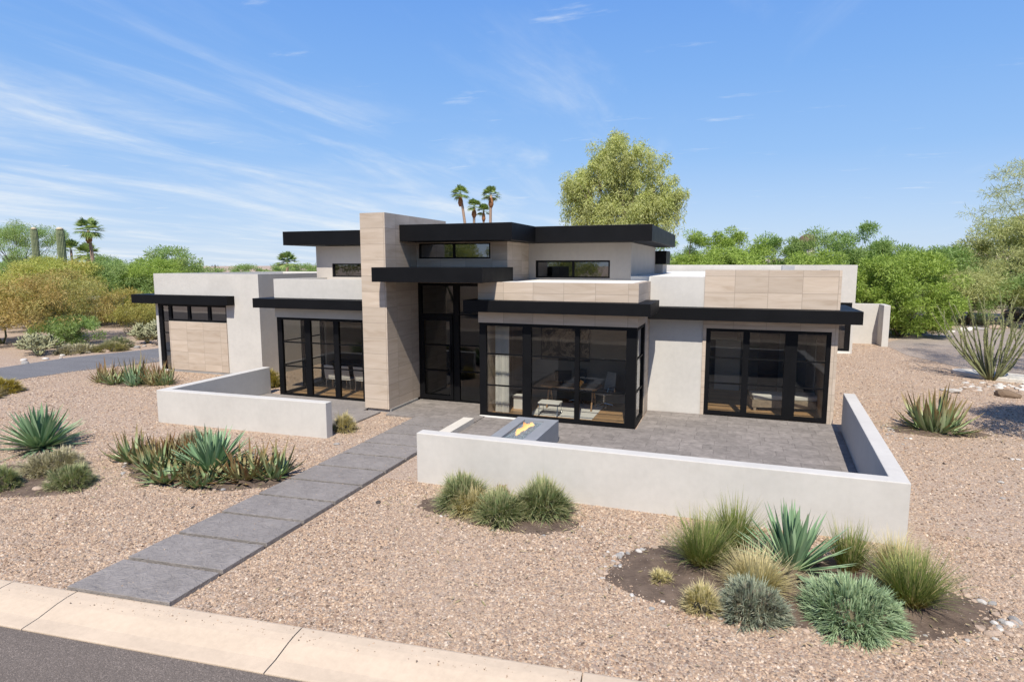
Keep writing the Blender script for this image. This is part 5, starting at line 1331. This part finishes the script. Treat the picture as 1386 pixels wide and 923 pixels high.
tree('palo_verde', 27.5, 60, 7.2, 5.0, 1.8, 'leaf_pv', 'bark_green', 'pale palo verde tree behind the mesquite at the right edge', nclump=90, per=330, L=(0.15, 0.36), W=(0.03, 0.06), shape='dome', seed=35, clump_r=(0.6, 1.1), stems=2)
PV = tree('palo_verde', 14.7, 31.8, 10.4, 6.3, 2.2, 'leaf_pv', 'bark_green', 'large airy palo verde reaching into the sky at the right edge', nclump=150, per=150, L=(0.12, 0.36), W=(0.012, 0.03), shape='dome', seed=36, clump_r=(0.45, 0.95), stems=2, droop=0.1, flat=0.35)
tree('palo_verde', 10.7, 18.4, 8.4, 3.1, 3.6, 'leaf_mesquite', 'bark_green', 'tree standing just outside the right edge, shading the gravel', nclump=80, per=380, L=(0.12, 0.3), W=(0.025, 0.06), shape='umbrella', seed=37, clump_r=(0.5, 0.9), stems=2, flat=0.5)
# left side beyond the driveway
tree('rusty_tree', -39.6, 26.6, 4.2, 3.6, 1.3, 'leaf_rust', 'bark_green', 'rusty orange leaved palo verde beyond the driveway on the left', nclump=85, per=230, L=(0.12, 0.3), W=(0.02, 0.05), shape='dome', seed=41, clump_r=(0.5, 0.95), stems=3, flat=0.45, zlow=0.3)
tree('golden_tree', -41.8, 24.6, 3.6, 3.3, 0.9, 'leaf_gold', 'bark_green', 'low golden leaved palo verde at the left edge of the photo', nclump=70, per=420, L=(0.12, 0.3), W=(0.02, 0.05), shape='umbrella', seed=42, clump_r=(0.5, 0.9), stems=3, flat=0.45)
tree('golden_bush', -36.4, 33.8, 2.9, 3.0, 0.5, 'leaf_gold', 'bark_green', 'golden green bush left of the garage canopy', 'bush', nclump=60, per=360, L=(0.12, 0.28), W=(0.02, 0.05), shape='dome', seed=43, clump_r=(0.4, 0.8), stems=3, zlow=0.08)
tree('green_bush', -36.8, 25.3, 1.6, 1.5, 0.2, 'leaf_mesquite', 'bark', 'round dark green bush under the rusty tree', 'bush', nclump=40, per=300, L=(0.08, 0.2), W=(0.02, 0.05), shape='dome', seed=44, clump_r=(0.3, 0.5), stems=3, zlow=0.08)
tree('green_tree', -82.0, 51.5, 9.6, 6.4, 2.0, 'leaf_mesquite', 'bark', 'tall feathery green tree at the left edge behind the saguaros', nclump=110, per=380, L=(0.14, 0.36), W=(0.03, 0.06), shape='dome', seed=45, clump_r=(0.6, 1.2), stems=2, zlow=0.15)
tree('green_tree', -53.0, 35.5, 5.0, 4.6, 1.2, 'leaf_yg', 'bark', 'yellow green tree in front of the larger saguaro', nclump=100, per=380, L=(0.14, 0.34), W=(0.03, 0.06), shape='dome', seed=46, clump_r=(0.5, 1.1), stems=3, zlow=0.12)
tree('green_tree', -53.0, 40.5, 4.7, 3.9, 1.0, 'leaf_mesquite', 'bark', 'green tree at the foot of the tall palm on the left', nclump=90, per=340, L=(0.14, 0.34), W=(0.03, 0.06), shape='dome', seed=47, clump_r=(0.5, 1.0), stems=3, zlow=0.1)
tree('green_tree', -51.0, 43.5, 5.0, 3.2, 1.0, 'leaf_bright', 'bark', 'rounded green tree just left of the white garage block', nclump=90, per=340, L=(0.14, 0.34), W=(0.03, 0.06), shape='dome', seed=48, clump_r=(0.5, 1.0), stems=3, zlow=0.1)
tree('green_tree', -60.5, 46.5, 4.9, 3.6, 1.0, 'leaf_mesquite', 'bark', 'green tree between the tall palm trunk and the rounded tree left of the garage', nclump=90, per=340, L=(0.14, 0.34), W=(0.03, 0.06), shape='dome', seed=58, clump_r=(0.5, 1.0), stems=3, zlow=0.1)
tree('golden_bush', -45.0, 35.5, 2.6, 2.4, 0.4, 'leaf_gold', 'bark_green', 'golden bush between the rusty tree and the bush left of the garage canopy', 'bush', nclump=50, per=320, L=(0.12, 0.28), W=(0.02, 0.05), shape='dome', seed=59, clump_r=(0.4, 0.7), stems=3, zlow=0.08)
tree('golden_tree', -48.0, 31.0, 4.7, 3.6, 1.0, 'leaf_yg', 'bark_green', 'yellow green palo verde between the rusty tree and the saguaros', nclump=80, per=340, L=(0.12, 0.3), W=(0.02, 0.05), shape='dome', seed=63, clump_r=(0.5, 0.9), stems=3, zlow=0.15)
# grey brush along the driveway (cholla like clumps)
def cholla(x, y, R, H, label, seed, mt='cactus'):
    q = np.random.default_rng(seed); a = MB()
    def br_(p, d, L, r_, depth):
        e = p + d * L; a.tube([p, (p + e) / 2 + Vector(q.normal(0, 0.03, 3)), e], [r_, r_ * 0.95, r_ * 0.75], 5)
        if depth == 0 or e.z > H: return
        for k in range(3 if depth > 1 else 2):
            nd = (d + Vector(q.normal(0, 0.55, 3))).normalized()
            if nd.z < -0.1: nd.z *= -0.5
            br_(e, nd, L * q.uniform(0.7, 0.95), r_ * 0.85, depth - 1)
    for i in range(11):
        an = q.uniform(0, 6.28); d0 = Vector((math.cos(an) * q.uniform(0.3, 1.1), math.sin(an) * q.uniform(0.3, 1.1), 1)).normalized()
        br_(Vector((math.cos(an) * 0.05, math.sin(an) * 0.05, 0)), d0, H * 0.28, 0.045, 3)
    o = a.build('cholla', M[mt], smooth=True); o.location = (x, y, 0); return setp(o, label, 'cactus')
M['cholla'] = m_leaf('cholla_skin', [(0, (0.17, 0.18, 0.10)), (1, (0.32, 0.31, 0.18))], trans=0.0)
cholla(-34.3, 21.9, 1.1, 1.5, 'pale branching cholla cactus at the left beside the driveway', 1, 'cholla')
cholla(-35.6, 22.6, 1.0, 1.2, 'second pale cholla left of the first, under the golden tree', 2, 'cholla')
cholla(-32.2, 27.6, 1.3, 1.9, 'grey green cholla clump close to the left side of the garage', 3, 'cholla')
cholla(-33.6, 27.8, 1.2, 1.5, 'lower cholla clump left of the one by the garage', 4, 'cholla')
cholla(-31.9, 29.8, 1.2, 1.8, 'cholla clump furthest up the driveway beside the garage', 6, 'cholla')
for i, (x, y, r_, h_, mt, lb) in enumerate([(-33.7, 23.4, 1.3, 0.5, 'mound_straw', 'flat straw coloured brush on the bank before the rusty tree'), (-32.6, 24.6, 1.0, 0.5, 'leaf_dry', 'dry low brush behind the driveway bank'), (-33.4, 25.6, 0.9, 0.7, 'leaf_sage', 'grey sage bush between the chollas on the left'),
        (-35.4, 29.6, 1.3, 0.9, 'leaf_dry', 'brown dry bush behind the grey sage bush'), (-38.2, 31.5, 1.6, 1.2, 'leaf_dry', 'tan dry bush below the far canopy'), (-26.0, 14.9, 1.0, 0.6, 'leaf_gold', 'golden low bush at the left edge near the driveway'), (-25.3, 14.0, 0.8, 0.4, 'leaf_dry', 'dry tuft in front of the golden bush at the left edge'), (-31.0, 21.9 + 6, 0.6, 0.5, 'leaf_sage', 'small sage bush at the driveway edge near the garage')]):
    plant('brush', mound(r_, h_, 2400, 0.22, 0.02), mt, x, y, lb, 'bush', core=(r_ * 0.8, h_ * 0.7))
for i in range(16):
    s = random.uniform(0.08, 0.28); rock(random.uniform(-33.4, -32.3) if i % 2 else -33.2 + random.random(), 17.5 + i * 0.6, s, s * 0.8, s * 0.45, random.choice(('rock_tan', 'rock_grey', 'rock_white')), 'rock on the far edge of the left driveway', 'rocks along the far driveway edge')
# far filler woods, each tree its own object
base_m = tree('far_tree', -70, 62, 6.6, 4.6, 1.4, 'leaf_mesquite', 'bark', 'far green tree left of the two distant palms', group='far trees on the horizon', nclump=60, per=220, L=(0.25, 0.55), W=(0.06, 0.12), shape='dome', seed=51, clump_r=(0.6, 1.2), stems=2, zlow=0.08)
far = []
for i in range(30): far.append((-160 + i * 5.2 + random.uniform(-1.5, 1.5), 78 + random.uniform(-6, 14), random.uniform(0.62, 0.98)))
for i in range(16): far.append((-8 + i * 5.2 + random.uniform(-1.5, 1.5), 84 + random.uniform(-8, 12), random.uniform(0.8, 1.15)))
for i, (x, y, k) in enumerate(far):
    low = -1.24 < x / y < -0.80               # only a low line of trees shows over the garage roof
    side = 'in the far tree line on the left' if i < 30 else 'in the far tree line on the right'
    place_copy(base_m, x, y, random.uniform(0, 6.28), (k, k, random.uniform(0.62, 0.70) if low else k * random.uniform(0.8, 1.0)), 'small distant green tree ' + side, 'distant trees ' + side)
# blue agaves and pale rock mound beyond the side driveway
for i, (x, y) in enumerate([(15.4, 59.5), (16.5, 58.7), (17.6, 59.6), (18.6, 58.6)]):
    plant('agave', agave(1.1, 1.2, 60), 'mound_grey', x, y, ['blue agave left', 'blue agave second', 'blue agave third', 'blue agave last'][i] + ' from the left, under the forked mesquite beyond the side driveway', 'agave')
rock(15.6, 62.6, 1.8, 1.3, 1.1, 'rock_white', 'pale boulder mound beyond the side driveway under the trees', None, 'boulder')
rock(17.3, 63.2, 1.0, 0.9, 0.8, 'rock_white', 'smaller pale boulder right of the boulder mound', None, 'boulder')
rock(24.4, 66.5, 2.2, 1.2, 0.7, 'rock_brown', 'reddish low boulder beyond the side driveway at the right', None, 'boulder')
for i in range(14):
    x = 12.5 + i * 0.75; y = 49.5 + i * 0.72; s = random.uniform(0.2, 0.5)
    rock(x, y, s, s * 0.7, s * 0.5, random.choice(('rock_tan', 'rock_white', 'rock_grey')), 'rock bordering the far side of the right driveway', 'rocks along the far side of the right driveway')
for i, (x, y) in enumerate([(12.6, 51.5), (14.2, 53.6)]):
    plant('brush', mound(1.2, 0.5, 2200, 0.22, 0.02), 'leaf_gold', x, y, ['low yellow green ground bush below the bushy tree', 'low yellow green ground bush below the blue agaves'][i], 'bush', core=(0.9, 0.35))

# palms
def palm(name, x, y, H, Rf, label, seed, lean=(0, 0), tr_r=0.22, skirt=True, nf=34):
    q = np.random.default_rng(seed); t = thing(name, label, 'palm tree', (x, y, 0))
    a = MB(); zt = H - Rf * 0.8
    pts = [(lean[0] * v * v, lean[1] * v * v, -0.2 + (zt + 0.2) * v) for v in np.linspace(0, 1, 8)]
    a.tube(pts, [tr_r * (1.15 - 0.35 * v) for v in np.linspace(0, 1, 8)], 9); a.build('trunk', M['bark_palm'], t, smooth=True)
    top = np.array(pts[-1])
    if skirt:
        b = MB(); zs = zt - 1.5
        b.tube([(lean[0], lean[1], zs - 0.2), (lean[0], lean[1], zs + 0.25), (lean[0], lean[1], zs + 0.65), (lean[0], lean[1], zs + 1.2)], [tr_r * 0.9, tr_r * 1.7, tr_r * 1.5, tr_r * 0.7], 9); b.build('boot_ball', M['palm_skirt'], t, smooth=True)
    VV, FF = [], []; k0 = 0
    for i in range(nf):
        az = q.uniform(0, 6.283); el = q.uniform(-0.45, 1.45); d_ = np.array([math.cos(az) * math.cos(el), math.sin(az) * math.cos(el), math.sin(el)])
        hub = top + d_ * Rf * 0.45; hub[2] -= 0.02
        # petiole
        sv = np.cross(d_, [0, 0, 1.0]); sv /= np.linalg.norm(sv) + 1e-9
        VV.append(np.array([top - sv * 0.02, top + sv * 0.02, hub + sv * 0.02, hub - sv * 0.02])); FF.append(np.array([[0, 1, 2, 3]]) + k0); k0 += 4
        up = np.cross(sv, d_)
        for j in range(15):
            an = (j - 7) / 7 * 1.25; dd = d_ * math.cos(an) + sv * math.sin(an); L = Rf * (0.72 - 0.18 * abs(an)) * q.uniform(0.85, 1.1)
            w_ = np.cross(dd, up); w_ /= np.linalg.norm(w_); w_ = w_ * Rf * 0.035
            m1 = hub + dd * L * 0.6; e1 = hub + dd * L; e1 = e1 - np.array([0, 0, 0.28 * L]); m1 = m1 - np.array([0, 0, 0.05 * L])
            VV.append(np.array([hub, m1 + w_, e1, m1 - w_])); FF.append(np.array([[0, 1, 2, 3]]) + k0); k0 += 4
    np_mesh('fronds', np.concatenate(VV), np.concatenate(FF), M['leaf_palm'], t)
    return t
palm('palm', -34.9, 80, 15.6, 1.45, 'tall palm leftmost of the four above the roof, leaning', 1, lean=(-1.35, 0))
palm('palm', -31.9, 80, 15.3, 1.45, 'tall palm rightmost of the four above the roof', 2, lean=(0.2, 0))
palm('palm', -38.5, 90, 14.8, 1.45, 'lower palm with dark ball, second from left above the roof', 3, tr_r=0.24)
palm('palm', -37.3, 91, 14.1, 1.3, 'thin lower palm, third from left above the roof', 4, tr_r=0.18)
palm('palm', -81.4, 60, 10.9, 2.1, 'tallest palm on the left with a thin trunk', 5, lean=(-0.6, 0), tr_r=0.24)
palm('palm', -107, 75, 8.9, 2.2, 'short palm behind the larger saguaro', 6, skirt=False)
palm('palm', -103, 75, 8.3, 2.3, 'short palm next to the trunk of the tallest left palm', 7, skirt=False)
palm('palm', -57.9, 70, 6.4, 1.8, 'palm top peeking over the roof between garage and dining wing', 8, skirt=False)
palm('palm', -85, 70, 5.6, 1.1, 'small dark palm top over the tree line left of the garage', 9, skirt=False)
# saguaros
def saguaro(x, y, H, r_, label):
    n = 18; V = []; F = []; prof_ = [(0, 0.8), (0.15, 0.9), (0.5, 1.0), (0.8, 1.0), (0.93, 0.97), (0.97, 0.85), (0.99, 0.55), (1.0, 0.12)]
    t = thing('saguaro', label, 'cactus', (x, y, 0)); a = MB()
    N2 = n * 2
    for v, k in prof_:
        for i in range(N2):
            rr = r_ * k * (1.0 if i % 2 else 0.84); an = 2 * math.pi * i / N2; a.v.append((rr * math.cos(an), rr * math.sin(an), H * v))
    for j in range(len(prof_) - 1):
        for i in range(N2): a.f.append((j * N2 + i, j * N2 + (i + 1) % N2, (j + 1) * N2 + (i + 1) % N2, (j + 1) * N2 + i)); a.m.append(0)
    a.f.append(tuple((len(prof_) - 1) * N2 + i for i in range(N2))); a.m.append(0)
    a.build('stem', M['cactus'], t)
    b = MB(); b.tube([(0, 0, H * 0.978), (0, 0, H * 0.995), (0, 0, H * 1.004)], [r_ * 0.86, r_ * 0.7, r_ * 0.2], 12); b.build('crown', M['cactus_top'], t, smooth=True)
saguaro(-69.5, 45, 8.6, 0.34, 'thinner saguaro column further left above the trees')
saguaro(-58.3, 40, 8.1, 0.35, 'larger saguaro column right of the other one')
# utility poles

for x, y, H_, arm, lb in [(-131.0, 120, 5.3, 0, 'plain short utility pole leftmost of three behind the garage roof'), (-125.7, 120, 5.3, 1, 'utility pole with crossarm in the middle of three behind the garage roof'), (-121.0, 120, 4.6, 1, 'lower utility pole with crossarm rightmost of three behind the garage roof')]:
    t = thing('utility_pole', lb, 'pole', (x, y, 0), group='utility poles behind the garage')
    a = MB(); a.tube([(0, 0, -0.2), (0, 0, H_)], [0.2, 0.15], 8); a.build('post', M['bark'], t)
    if arm:
        a = MB(); a.box(-1.1, 1.1, -0.07, 0.07, H_ - 0.45, H_ - 0.3)
        a.build('crossarm', M['bark'], t)
        for k in (-0.9, 0.0, 0.9):
            if k == 0.0: continue
            a = MB(); a.tube([(k, 0, H_ - 0.3), (k, 0, H_ - 0.02)], 0.05, 6); a.build('insulator', M['bark'], t)
# small shade structure far left
t = thing('shade_structure', 'small flat roofed shade structure among the bushes on the left', 'carport', (-48.6, 36.0, 0))
a = MB(); a.box(-1.6, 1.5, -1.2, 1.2, 2.0, 2.2); a.build('roof', M['stucco_taupe'], t)
for sx, sy in ((-1.3, -1), (1.2, -1), (-1.3, 1), (1.2, 1)):
    a = MB(); a.box(sx - 0.09, sx + 0.09, sy - 0.09, sy + 0.09, -0.1, 1.998); a.build('post', M['stucco_taupe'], t)
a = MB(); a.box(-0.9, 0.3, 0.6, 0.8, 0, 1.998); a.build('back_wall', M['int_dark'], t)
# house with a small dark dome beyond the trees
t = thing('domed_house', 'distant tan house with a small brown dome showing above the green trees', 'house', (8.6, 92, 0))
a = MB(); a.box(-6, 6, -4, 4, 0, 5.5); a.box(-0.9, 0.9, -4.4, -3.9, 5.51, 7.6); a.build('wall', M['stucco_taupe'], t)
cv, cf = core_mesh(1.15, 0.9, 20); cv[:, 2] += 7.6; cv[:, 1] -= 4.15
np_mesh('dome', cv, cf, M['rock_brown'], t, smooth=True)
# low hill far away on the right
hm = MB(); nn = 30
for j in range(9):
    for i in range(nn + 1):
        u = i / nn; v = j / 8; hh = 12.5 * math.sin(math.pi * u) * math.sin(math.pi * v) * (0.8 + 0.25 * math.sin(u * 17) * math.sin(v * 9 + 1))
        hm.v.append((20 + 160 * u, 215 + 60 * v, hh - 0.3))
for j in range(8):
    for i in range(nn): k = j * (nn + 1) + i; hm.f.append((k, k + 1, k + nn + 2, k + nn + 1)); hm.m.append(0)
setp(hm.build('hill', M['hill'], smooth=True), kind='structure')
# trees across the street, seen only as reflections in the glass
pv2 = tree('palo_verde', -13.0, -9.0, 5.2, 3.2, 1.7, 'leaf_pv', 'bark_green', 'palo verde across the street, mirrored in the glass, leftmost', group='trees across the street', nclump=50, per=200, L=(0.14, 0.34), W=(0.03, 0.06), shape='umbrella', seed=61, clump_r=(0.5, 0.9), stems=3, z0=0.6)
for i, (x, y, k, z_) in enumerate([(-4.5, -12, 0.85, 1.0), (4.5, -10, 1.0, 0.6), (14, -15, 1.15, 1.4), (-24, -13, 1.1, 1.2), (-33, -20, 1.3, 2.5), (-8, -26, 1.1, 3.2), (9, -28, 1.2, 3.6), (-41, -12, 1.35, 1.4), (-36.5, -16, 1.3, 1.8), (-28, -19, 1.3, 2.0), (-19, -17, 1.2, 1.7), (0, -20, 1.1, 2.0)]):
    place_copy(pv2, x, y, i * 1.3, k, ['palo verde across the street opposite the path', 'palo verde across the street opposite the fire pit', 'palo verde across the street opposite the right wing', 'palo verde across the street opposite the garage', 'far palo verde across the street opposite the driveway', 'palo verde on the slope across the street, opposite the path', 'palo verde on the slope across the street, opposite the right wing', 'westernmost palo verde across the street', 'second palo verde from the west across the street', 'palo verde high on the slope opposite the driveway', 'palo verde on the slope opposite the left patio', 'palo verde on the slope opposite the office'][i], z0=z_)
